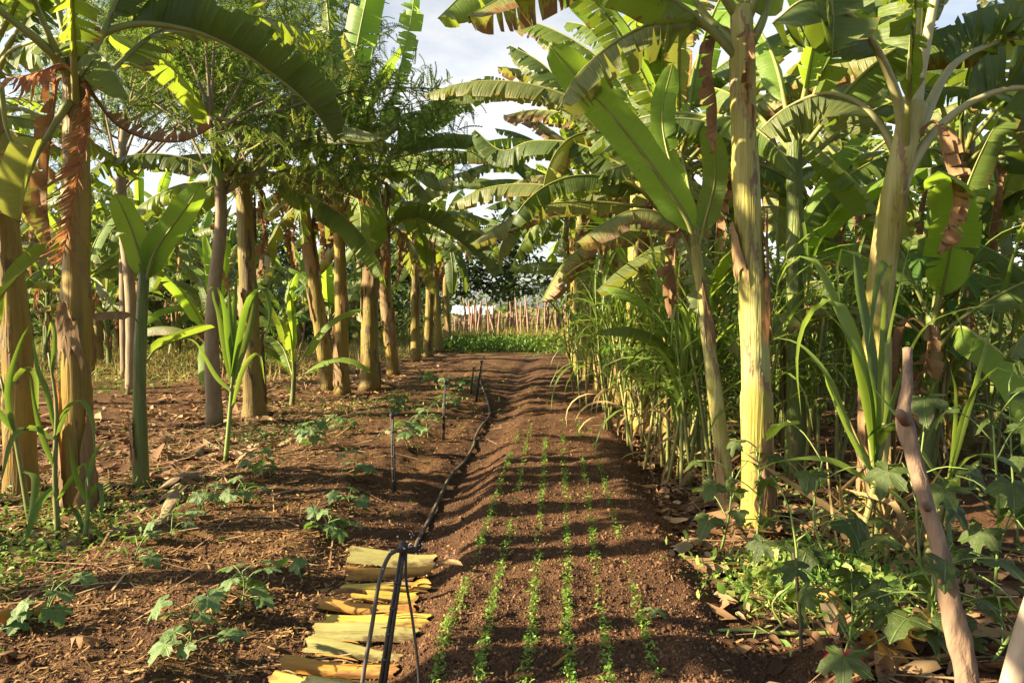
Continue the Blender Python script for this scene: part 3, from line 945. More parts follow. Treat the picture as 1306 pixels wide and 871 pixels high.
# young plant with three upright leaves between the two golden trunks and the grey tree
b = gp(180, 622); d = depth(b)
banana(b, P(184, 345, d), 0.062, 0.045, 'young slim banana plant with three upright bright leaves left of the grey trunk', 18, n=0, stem='stem_green', seg=0.05, dead=0, sheaths=1, group='young banana plants',
       mid=[P(178, 480, d)],
       hero=[dict(ctrl=PP([(184, 365), (180, 335), (170, 300), (158, 270), (146, 246)], (d, d - .1)), W=0.115, mat='banana_young', pet=0.12, fold=-0.35, curl=0.2, tear=0.03, wave=.2, side=(1, 0.1, 0), pr=0.02),
             dict(ctrl=PP([(184, 365), (196, 325), (215, 295), (235, 268), (258, 232)], (d, d - .25)), W=0.125, mat='banana_young', pet=0.10, fold=-0.25, curl=0.3, tear=0.06, wave=.3, side=(.8, 0.3, -.4), pr=0.02),
             dict(ctrl=PP([(184, 365), (193, 340), (205, 318), (217, 300), (225, 285)], (d, d + .1)), W=0.12, mat='banana_young', pet=0.10, fold=-0.2, curl=0.2, tear=0, side=(1, -.3, 0), pr=0.018),
             dict(ctrl=PP([(182, 420), (165, 400), (135, 398), (112, 402)], (d, d - .5)), W=0.07, mat='sheath', name='dry_leaf_tip', rib='midrib', pet=0.3, fold=0.4, tear=0, side=(0, 1, .3), pr=0.012, label='dry pale leaf tip bent out to the left'),
             dict(ctrl=PP([(181, 470), (200, 445), (235, 432), (275, 418)], (d, d + .6)), W=0.09, mat='banana', pet=0.2, fold=0.6, tear=0, side=(0, 1, 0.2), pr=0.014)])

# ================================================================== right row
b = gp(968, 668); d = depth(b)
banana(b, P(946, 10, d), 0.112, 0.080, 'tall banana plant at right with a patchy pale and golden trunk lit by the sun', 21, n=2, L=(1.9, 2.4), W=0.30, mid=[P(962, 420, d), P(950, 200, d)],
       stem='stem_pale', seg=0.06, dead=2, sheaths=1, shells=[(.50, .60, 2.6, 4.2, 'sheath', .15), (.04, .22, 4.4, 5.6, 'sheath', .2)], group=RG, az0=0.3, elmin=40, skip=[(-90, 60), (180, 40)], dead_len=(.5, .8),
       hero=[dict(ctrl=PP([(945, 80), (925, 52), (885, 28), (835, 30), (780, 58), (735, 98), (712, 140)], (d, d + .2)), W=0.30, mat='banana_old', pet=0.25, fold=0.55, curl=0.4, tear=0.55, spread=0.15, side=(0.1, 1, 0), pr=0.04),
             dict(ctrl=PP([(940, 20), (900, -30), (820, -60), (730, -45), (650, -8), (596, 22)], (d, d - .6)), W=0.26, mat='banana_old', pet=0.2, fold=0.6, curl=0.4, tear=0.5, spread=0.15, side=(0.1, 1, 0), pr=0.04),
             dict(ctrl=PP([(950, 30), (985, -40), (1030, -60), (1060, 0), (1062, 70)], (d, d - .5)), W=0.30, mat='banana_dark', pet=0.25, fold=0.5, tear=0.5, side=(1, .2, 0), pr=0.04),
             dict(ctrl=PP([(942, 60), (900, 20), (850, -60), (800, -160)], (d, d + .3)), W=0.30, mat='banana_young', pet=0.25, fold=0.3, tear=0.1, side=(0.3, 1, 0), pr=0.04),
             dict(ctrl=PP([(955, 60), (975, 20), (985, -40), (990, -130)], (d, d)), W=0.30, mat='banana', pet=0.25, fold=0.3, tear=0.1, side=(1, .2, 0), pr=0.04)])
b = gp(1118, 642); d = depth(b)
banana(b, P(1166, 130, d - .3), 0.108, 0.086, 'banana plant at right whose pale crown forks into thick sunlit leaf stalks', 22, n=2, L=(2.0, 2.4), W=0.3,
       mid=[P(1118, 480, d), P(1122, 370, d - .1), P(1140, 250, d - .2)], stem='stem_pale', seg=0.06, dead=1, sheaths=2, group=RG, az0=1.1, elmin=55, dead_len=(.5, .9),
       hero=[dict(ctrl=PP([(1150, 240), (1146, 205), (1126, 165), (1095, 132), (1050, 120), (1000, 140), (960, 175)], (d - .25, d + .2)), W=0.27, mat='banana_old', pet=0.3, fold=0.9, tear=0.55, side=(0.1, 1, 0), pr=0.05, ribmat='petiole_pale'),
             dict(ctrl=PP([(1154, 195), (1147, 135), (1122, 70), (1085, 20), (1030, 0), (985, 30)], (d - .25, d - .9)), W=0.32, mat='banana_dark', pet=0.4, fold=0.8, tear=0.32, side=(0.1, 1, 0), pr=0.055, ribmat='petiole_pale'),
             dict(ctrl=PP([(1160, 180), (1172, 100), (1188, 20), (1205, -70), (1230, -180)], (d - .25, d - .3)), W=0.32, mat='banana', pet=0.45, fold=0.4, tear=0.32, side=(1, 0.1, 0), pr=0.075, ribmat='petiole_pale'),
             dict(ctrl=PP([(1160, 190), (1163, 90), (1168, 0), (1170, -120)], (d - .2, d + .2)), W=0.32, mat='banana', pet=0.4, fold=0.4, tear=0.32, side=(1, 0.1, 0), pr=0.06, ribmat='petiole_pale'),
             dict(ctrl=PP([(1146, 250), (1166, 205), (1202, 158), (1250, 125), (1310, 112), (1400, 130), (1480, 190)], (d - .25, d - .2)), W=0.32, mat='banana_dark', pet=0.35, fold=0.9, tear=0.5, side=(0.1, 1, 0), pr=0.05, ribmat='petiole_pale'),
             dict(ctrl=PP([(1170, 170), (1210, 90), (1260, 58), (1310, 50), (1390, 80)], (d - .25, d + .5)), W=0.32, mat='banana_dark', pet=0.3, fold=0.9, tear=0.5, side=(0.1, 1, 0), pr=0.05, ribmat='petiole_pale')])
b = gp(930, 645); d = depth(b)
banana(b, P(882, 285, d + .2), 0.062, 0.045, 'slender banana sucker at right with one huge bright leaf slanting up to the left', 23, n=0, stem='stem_pale', seg=0.05, dead=1, sheaths=2, group='young banana plants', dead_len=(.4, .7),
       mid=[P(908, 470, d + .1)],
       hero=[dict(ctrl=PP([(886, 330), (878, 285), (840, 225), (795, 165), (745, 108), (700, 58)], (d + .2, d - .3)), W=0.16, mat='banana_young', pet=0.10, fold=-0.15, curl=0.45, tear=0.02, wave=.12, spread=.08, side=(.75, .15, .62), pr=0.026, tip=.75),
             dict(ctrl=PP([(886, 330), (870, 250), (850, 190), (845, 140), (858, 80)], (d + .2, d + .5)), W=0.11, mat='banana_young', pet=0.35, fold=-0.3, curl=0.4, tear=0.1, wave=.15, side=(1, 0.2, 0), pr=0.022),
             dict(ctrl=PP([(886, 335), (900, 280), (912, 230), (910, 190), (898, 160)], (d + .2, d - .2)), W=0.10, mat='banana', pet=0.25, fold=-0.3, curl=0.4, tear=0, wave=.1, side=(1, -0.3, 0), pr=0.02),
             dict(ctrl=PP([(886, 340), (870, 300), (850, 275), (810, 268), (770, 285), (735, 310)], (d + .2, d)), W=0.18, mat='banana_old', pet=0.2, fold=0.6, curl=0.4, tear=0.4, side=(0, 1, 0), pr=0.02)])
b = gp(1014, 606); d = depth(b)
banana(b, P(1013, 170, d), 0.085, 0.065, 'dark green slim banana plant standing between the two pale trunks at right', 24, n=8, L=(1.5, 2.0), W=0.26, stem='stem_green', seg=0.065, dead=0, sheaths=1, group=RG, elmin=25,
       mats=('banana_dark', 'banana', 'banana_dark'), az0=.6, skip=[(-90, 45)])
rr = [(858, 585, 866, 190, 0.12, 'stem_olive', 'banana plant behind the slender sucker at right, its foot among grass blades', dict(W=.27)),
      (815, 548, 818, 175, 0.14, 'stem_pale', 'banana plant in the middle of the right row with long leaves arching over the path', dict(W=.28)),
      (790, 522, 800, 215, 0.13, 'stem_gold', 'banana plant of the right row crowded just beyond the middle one', dict(W=.28)),
      (768, 500, 775, 225, 0.14, 'stem_pale', 'pale trunked banana plant of the right row rising above the reeds', dict(W=.28)),
      (752, 485, 757, 245, 0.13, 'stem_olive', 'banana plant of the right row with ragged leaf edges, past the pale trunked one', dict(W=.28)),
      (740, 473, 742, 250, 0.15, 'stem_pale', 'banana plant near the far end of the right row with a thick pale trunk', dict(W=.28)),
      (733, 463, 730, 280, 0.13, 'stem_gold', 'banana plant near the far end of the right row with golden stem', dict(W=.28)),
      (728, 453, 722, 300, 0.14, 'stem_olive', 'last banana plant of the right row, next to the weeds', dict(W=.28))]
for i, (x, y, tx, ty, r, st, lab, kw) in enumerate(rr):
    b = gp(x, y); d = depth(b)
    banana(b, P(tx, ty, d), r, r * .75, lab, 60 + i, n=14, L=(1.9, 2.6), stem=st, group=RG, dead=3, sheaths=3, seg=0.09 if i < 4 else 0.14, elmin=-5, elmax=80, az0=2.4 + i, tear=.55,
           mats=('banana', 'banana_old', 'banana_dark', 'banana'), **kw)
# leaves that arch over the path from the right row, as their own plant's leaves are drawn by hand here
b = gp(880, 560); d = depth(b)
banana(b, P(846, 230, d), 0.11, 0.085, 'banana plant of the right row whose worn leaves reach far out over the path', 25, n=5, L=(1.8, 2.3), stem='stem_olive', group=RG, dead=3, sheaths=2, seg=.08, az0=0, elmin=30,
       skip=[(180, 40)],
       hero=[dict(ctrl=PP([(846, 260), (800, 245), (740, 245), (680, 235), (620, 240), (572, 262)], (d, d + .8)), W=0.22, mat='banana_old', pet=0.15, fold=0.7, tear=0.6, side=(0, 1, 0), pr=0.03),
             dict(ctrl=PP([(846, 265), (805, 262), (750, 258), (690, 262), (640, 285), (600, 312)], (d, d - .6)), W=0.20, mat='banana_old', pet=0.15, fold=0.5, tear=0.32, side=(0, 1, 0), pr=0.03),
             dict(ctrl=PP([(846, 270), (820, 290), (770, 300), (720, 335), (690, 385)], (d, d - .3)), W=0.22, mat='banana_old', pet=0.15, fold=0.6, tear=0.5, side=(.3, 1, 0), pr=0.03),
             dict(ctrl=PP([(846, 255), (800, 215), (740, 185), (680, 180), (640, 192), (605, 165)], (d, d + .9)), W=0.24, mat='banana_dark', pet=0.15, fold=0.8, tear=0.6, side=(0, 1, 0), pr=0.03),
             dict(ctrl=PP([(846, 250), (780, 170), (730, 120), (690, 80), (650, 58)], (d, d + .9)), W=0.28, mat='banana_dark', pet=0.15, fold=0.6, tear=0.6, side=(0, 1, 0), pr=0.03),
             dict(ctrl=PP([(846, 250), (815, 150), (770, 80), (710, 40), (650, 20)], (d, d + 1.2)), W=0.28, mat='banana', pet=0.15, fold=0.6, tear=0.6, side=(0, 1, 0), pr=0.03),
             dict(ctrl=PP([(846, 275), (850, 300), (830, 318), (790, 345), (760, 372)], (d - .3, d - .9)), W=0.20, mat='banana_old', pet=0.1, fold=0.4, tear=0.15, side=(.4, 1, 0), pr=0.025)])

# ================================================================== deeper in the grove
deep = [(-13.0, 23.5, 3.8, 'banana plant in the sun with orange trunk, behind the young plant at left', 'stem_gold'),
        (-14.4, 27.5, 4.0, 'leaning banana plant deep at left, right of the orange trunk', 'stem_olive'),
        (-15.3, 25.0, 3.9, 'banana plant deep at left seen past the grey trunk', 'stem_gold'),
        (-17.0, 31.5, 4.0, 'banana plant deep at left between the two golden row trunks', 'stem_olive'),
        (-12.5, 25.0, 3.8, 'banana plant at the far left back, behind the stout golden trunk', 'stem_gold'),
        (-15.5, 27.0, 4.0, 'left back banana plant edge of the clearing', 'stem_olive'),
        (-16.0, 35.0, 4.2, 'tall banana plant beyond the clearing at left', 'stem_olive'),
        (-18.5, 34.0, 4.2, 'banana plant far back on the extreme left', 'stem_olive'),
        (-21.0, 30.0, 4.4, 'left back banana plant beyond the clearing edge', 'stem_gold'),
        (-14.6, 20.0, 3.9, 'banana plant between the stout golden trunk and the young plant, back in the shade', 'stem_olive'),
        (4.2, 8.6, 3.2, 'banana plant behind the forked crown at right', 'stem_olive'),
        (5.4, 8.0, 2.9, 'banana plant at the right edge with a short olive trunk', 'stem_gold'),
        (3.6, 11.5, 3.6, 'banana plant second back behind the pale right trunks', 'stem_green'),
        (5.8, 12.5, 3.6, 'banana plant in the right hand thicket by the papaya', 'stem_gold'),
        (7.6, 11.5, 3.4, 'banana plant at the far right of the thicket', 'stem_olive'),
        (3.4, 15.5, 3.9, 'banana plant in the right thicket behind the slim green stem', 'stem_pale'),
        (6.6, 16.5, 3.9, 'banana plant in the middle of the right thicket', 'stem_olive'),
        (9.6, 16.0, 3.8, 'banana plant far right, back of the thicket', 'stem_gold'),
        (4.0, 21.0, 4.2, 'banana plant deep behind the right row', 'stem_olive'),
        (8.2, 22.0, 4.3, 'tall banana plant at the back of the right thicket', 'stem_olive'),
        (12.5, 22.0, 4.3, 'banana plant at the far right back', 'stem_gold'),
        (-3.9, 2.2, 3.1, 'unseen banana plant beside the camera on the left, added for its shade', 'stem_olive'),  # unseen, added for the shade its crown casts near the camera
        (-4.5, 4.5, 4.7, 'banana plant added just left of the frame so its trunk shades the bed', 'stem_gold'),  # shade caster added out of frame, its trunk throws a band across the bed
        (-4.9, 3.3, 4.7, 'tall straight unseen banana plant level with the camera on the left, added for shade', 'stem_gold'),  # second added caster, given few steep leaves so mainly its trunk shades
        (-6.9, 5.2, 3.7, 'shade-casting banana plant added outside the left edge, second line from the path, nearest', 'stem_olive'),  # unseen plant put in so its crown shades the near bed
        (-7.9, 9.0, 4.0, 'shade-casting banana plant added outside the left edge, second line from the path, farthest', 'stem_olive'),  # out of view, added for shadow on the path
        (-9.6, 11.4, 4.2, 'shade-casting banana plant added outside the left edge, third line from the path, nearer', 'stem_olive'),  # added beyond the frame to shade the middle of the path
        (-11.4, 13.9, 4.2, 'shade-casting banana plant added at the left edge of the view, third line from the path', 'stem_olive'),  # added by the frame edge for more shade on the middle path
        (-10.6, 17.2, 2.3, 'left back banana plant with a tilted fan of leaves, left of the grey trunk', 'stem_olive'),
        (-12.8, 21.2, 2.7, 'left back banana plant with ragged low leaves, behind the young slim plant', 'stem_olive'),
        (-10.4, 24.2, 2.4, 'left back banana plant with two upright leaves, right of the grey trunk', 'stem_olive'),
        (-13.6, 17.6, 2.7, 'left back banana plant with a yellowing lower leaf, next to the stout golden trunk', 'stem_olive'),
        (-17.6, 21.0, 3.2, 'left back banana plant with a wide crown, near the frame edge', 'stem_olive'),
        (-9.4, 28.0, 2.3, 'left back banana plant with a narrow crown, beside the leaning plant', 'stem_olive'),
        (-13.4, 28.5, 3.0, 'left back banana plant with leaves hanging to the ground, past the grey trunk', 'stem_olive'),
        (-18.8, 25.2, 3.4, 'left back banana plant with a short thick stem, half hidden by the golden trunk', 'stem_olive'),
        (-8.6, 31.5, 2.2, 'left back banana plant with a bent stem, beyond the broad based plant', 'stem_olive'),
        (-11.4, 33.5, 2.8, 'left back banana plant with a fresh rolled leaf, far past the grey trunk', 'stem_olive'),
        (-19.5, 29.5, 3.4, 'left back banana plant with torn leaves, behind the stout golden trunk', 'stem_olive'),
        (-24.0, 30.0, 3.6, 'left back banana plant with dense leaves, at the extreme left', 'stem_olive'),
        (-22.5, 35.0, 3.8, 'left back banana plant with few leaves, farthest at the extreme left', 'stem_olive'),
        (-15.2, 32.5, 3.2, 'left back banana plant with drooping leaves, farthest in the clearing', 'stem_olive')]
for i, (x, y, h, lab, st) in enumerate(deep):
    rg_ = random.Random(200 + i)
    r = rg_.uniform(.12, .16)
    near = y < 13
    banana((x, y, 0), (x + rg_.gauss(0, .25), y + rg_.gauss(0, .15), h), r, r * .75, lab, 200 + i, n=4 if h > 4.6 else 11 if x < 0 else 13, L=(1.5, 1.9) if h > 4.6 else (1.2, 1.7) if h < 3.0 and x < 0 else (1.1, 1.5) if 'edge, first' in lab or 'beside the camera' in lab else (1.9, 2.7), W=.28, stem=st, group=BG, dead=0 if h > 4.6 else 3,
           sheaths=3, seg=0.11 if near else 0.15, elmin=62 if h > 4.6 else 0, tear=.5, mats=('banana', 'banana_old', 'banana', 'banana_dark'))

# young plants between the rows, low and leafy
for i, (px, py, hpx, lab) in enumerate([(372, 520, 60, 'knee high banana sucker with two raised leaves beside the leaning plant'),
                                        (362, 470, 70, 'small banana plant in the bright clearing at left'),
                                        (890, 600, 150, 'leafy banana sucker at the foot of the slender one at right'),
                                        (700 + 92, 490, 90, 'small banana sucker crowded under the right row')]):
    b = gp(px, py); d = depth(b)
    banana(b, P(px + 3, py - hpx, d), .04, .028, lab, 90 + i, n=6, L=(.7, 1.1), W=.14, stem='stem_green', seg=.06, dead=0, sheaths=0, group='young banana plants', elmin=30, mats=('banana_young', 'banana'), tear=.08, pr=.014)


low = [(-8.3, 18.2, 1.5, 'half grown banana plant first behind the left row, left of the grey trunk'), (-9.6, 22.0, 1.7, 'half grown banana plant in the left clearing, pale and upright'), (-7.9, 25.2, 1.7, 'half grown banana plant in the left clearing close to the row'), (-11.4, 19.4, 1.6, 'half grown banana plant in the left clearing behind the young slim one'),
       (-12.4, 24.5, 1.8, 'half grown banana plant in the middle of the left clearing'), (-7.4, 29.0, 1.8, 'half grown banana plant at the far side of the left clearing'), (-15.2, 22.6, 1.7, 'half grown banana plant at the left of the clearing'), (-16.5, 18.8, 1.6, 'half grown banana plant at the left frame edge of the clearing'), (-6.9, 15.2, 1.0, 'short banana sucker between the leaning plant and the grey trunk'), (-6.3, 21.6, 1.3, 'short banana sucker beyond the broad based plant'),
       (-13.5, 20.0, 2.1, 'half grown banana plant at the left back behind the stout golden trunk'), (2.3, 8.3, 1.9, 'half grown banana plant between the slim green stem and the forked one'), (3.0, 6.9, 1.5, 'half grown banana plant under the forked crown at right'),
       (1.3, 11.2, 1.8, 'half grown banana plant filling the right row behind the reeds'), (2.2, 14.0, 2.2, 'half grown banana plant deep in the right row'), (4.6, 7.4, 1.7, 'half grown banana plant at the right edge in the shade'), (1.0, 17.5, 2.0, 'half grown banana plant toward the far end of the right row'),
       (5.4, 10.2, 2.3, 'half grown banana plant in front of the right thicket')]
for i, (x, y, h, lab) in enumerate(low):
    banana((x, y, 0), (x + .1 * (-1) ** i, y, h), .075, .05, lab, 150 + i, n=9, L=(1.3, 1.8), W=.24, stem='stem_green', seg=.085, dead=2, dead_len=(.4, .8), sheaths=2, group='half grown banana plants', elmin=0, elmax=85,
           mats=('banana', 'banana_old', 'banana_young', 'banana'), tear=.3, pr=.02)


# ================================================================== TREES
def pinnate(npair=9, droop=0.5, lw=0.10, ll=0.24):
    """compound leaf template, 1 long along +y"""
    V, F = [], []
    for i in range(npair):
        y = 0.12 + 0.88 * i / (npair - 1)
        z = -droop * y * y
        L = ll * (1 - 0.45 * abs(2 * i / (npair - 1) - 0.9))
        for s in (-1, 1):
            k = len(V)
            V += [(0, y, z), (s * L * .5, y + .03 - lw * .5, z - .02), (s * L, y + .10, z - .10), (s * L * .5, y + .03 + lw * .5, z - .02)]
            F.append((k, k + 1, k + 2, k + 3) if s > 0 else (k + 3, k + 2, k + 1, k))
    return np.array(V, float), F


PIN = pinnate(9, .5, .085, .22)
PIN_HANG = pinnate(11, 0.55, 0.085, 0.16)


def crown_points(blobs, n, rg, hollow=0.35):
    """points through a few uneven lobes, denser towards their shells"""
    ws = np.array([b[1][0] * b[1][1] * b[1][2] for b in blobs]) ** 0.75
    ch = rg.choice(len(blobs), n, p=ws / ws.sum())
    u = rg.normal(size=(n, 3)); u /= np.linalg.norm(u, axis=1)[:, None]
    r = (hollow + (1 - hollow) * rg.random(n)) ** 0.6
    c = np.array([b[0] for b in blobs])[ch]; s = np.array([b[1] for b in blobs])[ch]
    return c + u * r[:, None] * s + rg.normal(0, 0.06, (n, 3)) * s


def tree(name, label, base, h, trunk_r, blobs, n, leaf, mat, seed, bark='bark', tpl=None, limbs=7, cat='tree', group=None, lean=(0, 0), tilt=.6):
    rg = np.random.default_rng(seed); rn = random.Random(seed)
    base = Vector(base); base.z = gz(base.x, base.y) - .03
    root = thing(name, base, label, cat, group)
    top = base + Vector((lean[0], lean[1], h))
    mb = MB()
    tp = spline([base, base.lerp(top, .35) + Vector((rn.gauss(0, .04), rn.gauss(0, .04), 0)), base.lerp(top, .7) + Vector((rn.gauss(0, .06), rn.gauss(0, .06), 0)), top], 20)
    tube(mb, tp, [trunk_r * 1.3, trunk_r, trunk_r * .92, trunk_r * .6], 14, mod=lambda th, s_, r: r * (1 + .05 * math.sin(3 * th + s_ * 2) + .03 * math.sin(s_ * 11)))
    mb.build('trunk', M[bark], root)
    lb = MB()
    for i in range(limbs):
        c, s_ = blobs[i % len(blobs)]
        st = tp[rn.randint(15, 20)]
        e = Vector(c) + Vector((rn.gauss(0, .5) * s_[0], rn.gauss(0, .5) * s_[1], rn.gauss(0, .4) * s_[2]))
        m_ = st.lerp(e, .5) + Vector((0, 0, .25))
        tube(lb, spline([st, m_, e], 8), [trunk_r * .34, trunk_r * .2, trunk_r * .06], 6)
    lb.build('limbs', M[bark], root)
    pts = crown_points(blobs, n, rg)
    scatter('crown', tpl or TPL_LEAF, pts, rotz_tilt(n, rg, tilt), leaf * rg.uniform(.6, 1.3, n), M[mat], root, seed=seed,
            tone=np.clip(rg.beta(2, 2.6, n) + .35 * vnoise(pts[:, 0] * 1.3, pts[:, 2] * 1.3 + pts[:, 1], seed), 0, 1))
    return root


b = gp(273, 543); d = depth(b)
def W3(px, py, dd): return tuple(P(px, py, dd))
tree('feathery_tree', 'grey slender tree trunk at left under a feathery drooping crown', b, P(277, 150, d).z, 0.086,
     [(W3(400, 125, d + .3), (1.2, .9, .75)), (W3(270, 20, d), (1.1, 1.0, .9)), (W3(490, 120, d + 1.0), (1.0, .8, .5)), (W3(340, 205, d - .2), (1.0, .7, .45)),
      (W3(560, 135, d + 1.5), (0.6, .5, .35)), (W3(190, 90, d + .5), (.9, .9, .8)), (W3(330, 30, d + .6), (1.0, .9, .6)), (W3(440, 215, d + .4), (.6, .6, .5)), (W3(370, 150, d + .9), (1.3, .8, .6)), (W3(540, 190, d + 1.2), (.7, .6, .45))], 3000, 0.25, 'fine_leaf', 41, tpl=PIN_HANG, limbs=18, lean=(P(277, 150, d).x - b.x, 0), tilt=1.0)
b = Vector((-9.4, 16.6, 0))
tree('feathery_tree', 'second feathery tree, slim and tall, standing behind the grey trunk', b, 5.4, .09,
     [((-9.9, 16.6, 6.6), (1.7, 1.4, 1.3)), ((-8.2, 17, 6.0), (1.5, 1.2, 1.0)), ((-10.8, 16.8, 5.5), (1.3, 1.0, .8)), ((-7.0, 16.2, 6.4), (1.2, 1.0, .8))], 1700, .32, 'fine_leaf', 42, tpl=PIN, limbs=9, tilt=.7)
b = Vector((-7.6, 13.6, 0))
tree('feathery_tree', 'tall feathery tree with bright yellow green sprays, top left behind the arching leaf', b, 5.0, .09,
     [(W3(250, 40, 15), (1.8, 1.2, 1.1)), (W3(330, 70, 14.5), (1.3, 1.0, .9)), (W3(180, 30, 15.5), (1.5, 1.2, 1.0)), (W3(420, 40, 15), (1.2, 1.0, .8)), (W3(250, 120, 15), (1.4, 1.0, .6))], 4200, .30, 'fine_leaf', 46, tpl=PIN, limbs=12, tilt=.8)
b = Vector((-21, 26, 0))
tree('feathery_tree', 'light green feathery tree at the left edge behind the golden trunks', b, 5.0, .12,
     [((-21.5, 26, 7.0), (3, 2.2, 2.0)), ((-19, 26.5, 6.0), (2.4, 1.8, 1.6)), ((-22.5, 26, 4.8), (2.1, 1.6, 1.2)), ((-20, 26, 3.6), (2.0, 1.5, .9))], 2000, .5, 'fine_leaf', 43, tpl=PIN, limbs=9, tilt=.7)
tree('round_tree', 'dark rounded tree beyond the stick fence at the end of the path', (-3.2, 50, 0), 3.0, .22,
     [((-4.6, 50, 4.6), (2.6, 2, 1.9)), ((-2.2, 50, 3.4), (2.0, 1.8, 1.3)), ((-3.2, 51, 6.0), (2.4, 2, 1.6)), ((-6.2, 50, 3.2), (2.0, 1.6, 1.2)), ((-3.6, 49.5, 2.5), (1.5, 1.4, .7))], 3000, .40, 'dark_leaf', 44, bark='bark_dark', limbs=12)
tree('thin_tree', 'thin open tree with a pale trunk, right of the round dark one', (1.2, 46, 0), 4.0, .10,
     [((1.0, 46, 4.7), (1.5, 1.3, .8)), ((2.2, 46, 5.4), (1.2, 1.1, .8)), ((.2, 46, 5.8), (1.2, 1, .7))], 700, .34, 'far_leaf', 45, limbs=9)
ft = [(-13, 52, 6, 'broad tree'), (-21, 50, 7, 'bushy tree'), (-30, 52, 7.5, 'tall bushy tree'), (-38, 46, 7, 'wide tree'), (8, 44, 6.5, 'bushy tree'), (15, 40, 7, 'broad tree'), (23, 40, 7.5, 'tall bushy tree'), (31, 38, 7, 'wide tree'), (12, 30, 6, 'small round tree'), (20, 28, 6.5, 'leafy tree'), (-9.5, 49, 7, 'mid green tree'), (-17, 47, 7.5, 'full leafy tree'), (-25.5, 46, 7.5, 'dense tree'), (-34, 43, 7.5, 'pale green tree'), (-28, 38, 6.5, 'spreading tree'), (-20, 40, 6, 'low spreading tree')]
where = ['behind the left row, closest to the path', 'beyond the left clearing', 'at the back of the left clearing', 'on the extreme left of the skyline', 'behind the end of the right row', 'at the back right behind the banana crowns',
         'further right behind the banana crowns', 'on the extreme right of the skyline', 'inside the right thicket', 'behind the right thicket', 'just left of the dark round one', 'behind the slim upright banana stem', 'behind the grey trunk', 'behind the golden trunks', 'in front of the pale tree at left', 'at the back of the clearing, in front of the taller ones']
for i, (x, y, h, kind) in enumerate(ft):
    rn = random.Random(300 + i)
    bl = [((x + rn.gauss(0, 1.6), y + rn.gauss(0, .8), h * rn.uniform(.45, .85)), (rn.uniform(1.6, 2.8), rn.uniform(1.4, 2.2), rn.uniform(1.0, 1.9))) for _ in range(6)]
    bl.append(((x, y, h * .22), (4.2, 2, h * .22)))
    tree('distant_tree', kind + ' ' + where[i], (x, y, 0), h * .5, .2, bl, 2900, .44, 'far_leaf', 300 + i, limbs=9, group='trees round the grove')


sh = [(-10, 31, 'inside the left clearing near the row'), (-14, 31, 'inside the left clearing'), (-17, 27, 'at the left of the clearing, nearer'), (-20.5, 31, 'at the left of the clearing, farther'), (-7.6, 34, 'low by the end of the left row'), (-11, 42, 'nearest the end of the left row'), (-14.5, 44, 'second from the end of the left row'), (-18, 42, 'in the middle of the clearing edge'), (-22, 43, 'with a yellowish top at the clearing edge'), (-26, 40, 'toward the left of the clearing edge'),
      (-30, 38, 'near the left end of the clearing edge'), (-33, 34, 'at the left end of the clearing edge'), (6, 40, 'behind the far trunks at right'), (10, 38, 'deep at right behind the trunks'), (15, 33, 'far right behind the thicket')]
for i, (x, y, l) in enumerate(sh):
    rn = random.Random(800 + i)
    bl = [((x + rn.gauss(0, 1.3), y + rn.gauss(0, .6), rn.uniform(.7, 2.4)), (rn.uniform(1.3, 2.0), 1.2, rn.uniform(.8, 1.3))) for _ in range(5)]
    tree('bush', 'rounded green bush ' + l, (x, y, 0), 1.2, .1, bl, 1300, .30, 'far_leaf', 800 + i, limbs=5, cat='bush', group='bushes round the grove')


# ================================================================== REEDS AND CANES
def strap(mb, ctrl, W, n=12, side=None, fold=.35, twist=0.0):
    pts = spline(ctrl, n); T = tangents(pts)
    d = pts[-1] - pts[0]
    if side is None:
        side = Vector((d.y, -d.x, 0))
        if side.length < .05: side = Vector((1, 0, 0))
        side.normalize()
    g = []
    for i, p in enumerate(pts):
        t = i / n
        w = W * min(1, .45 + 2.2 * t) * (1 - max(0, (t - .35) / .65) ** 1.7) + .001
        S = (Vector(side) - T[i] * Vector(side).dot(T[i])).normalized()
        if twist: S = Quaternion(T[i], twist * t) @ S
        Nn = S.cross(T[i])
        up = Nn * (w * fold)
        g.append((mb.vert(p + S * w + up, (t, .8)), mb.vert(p, (t, 0)), mb.vert(p - S * w + up, (t, .8))))
    for a, b_ in zip(g, g[1:]):
        mb.face((a[0], a[1], b_[1], b_[0])); mb.face((a[1], a[2], b_[2], b_[1]))


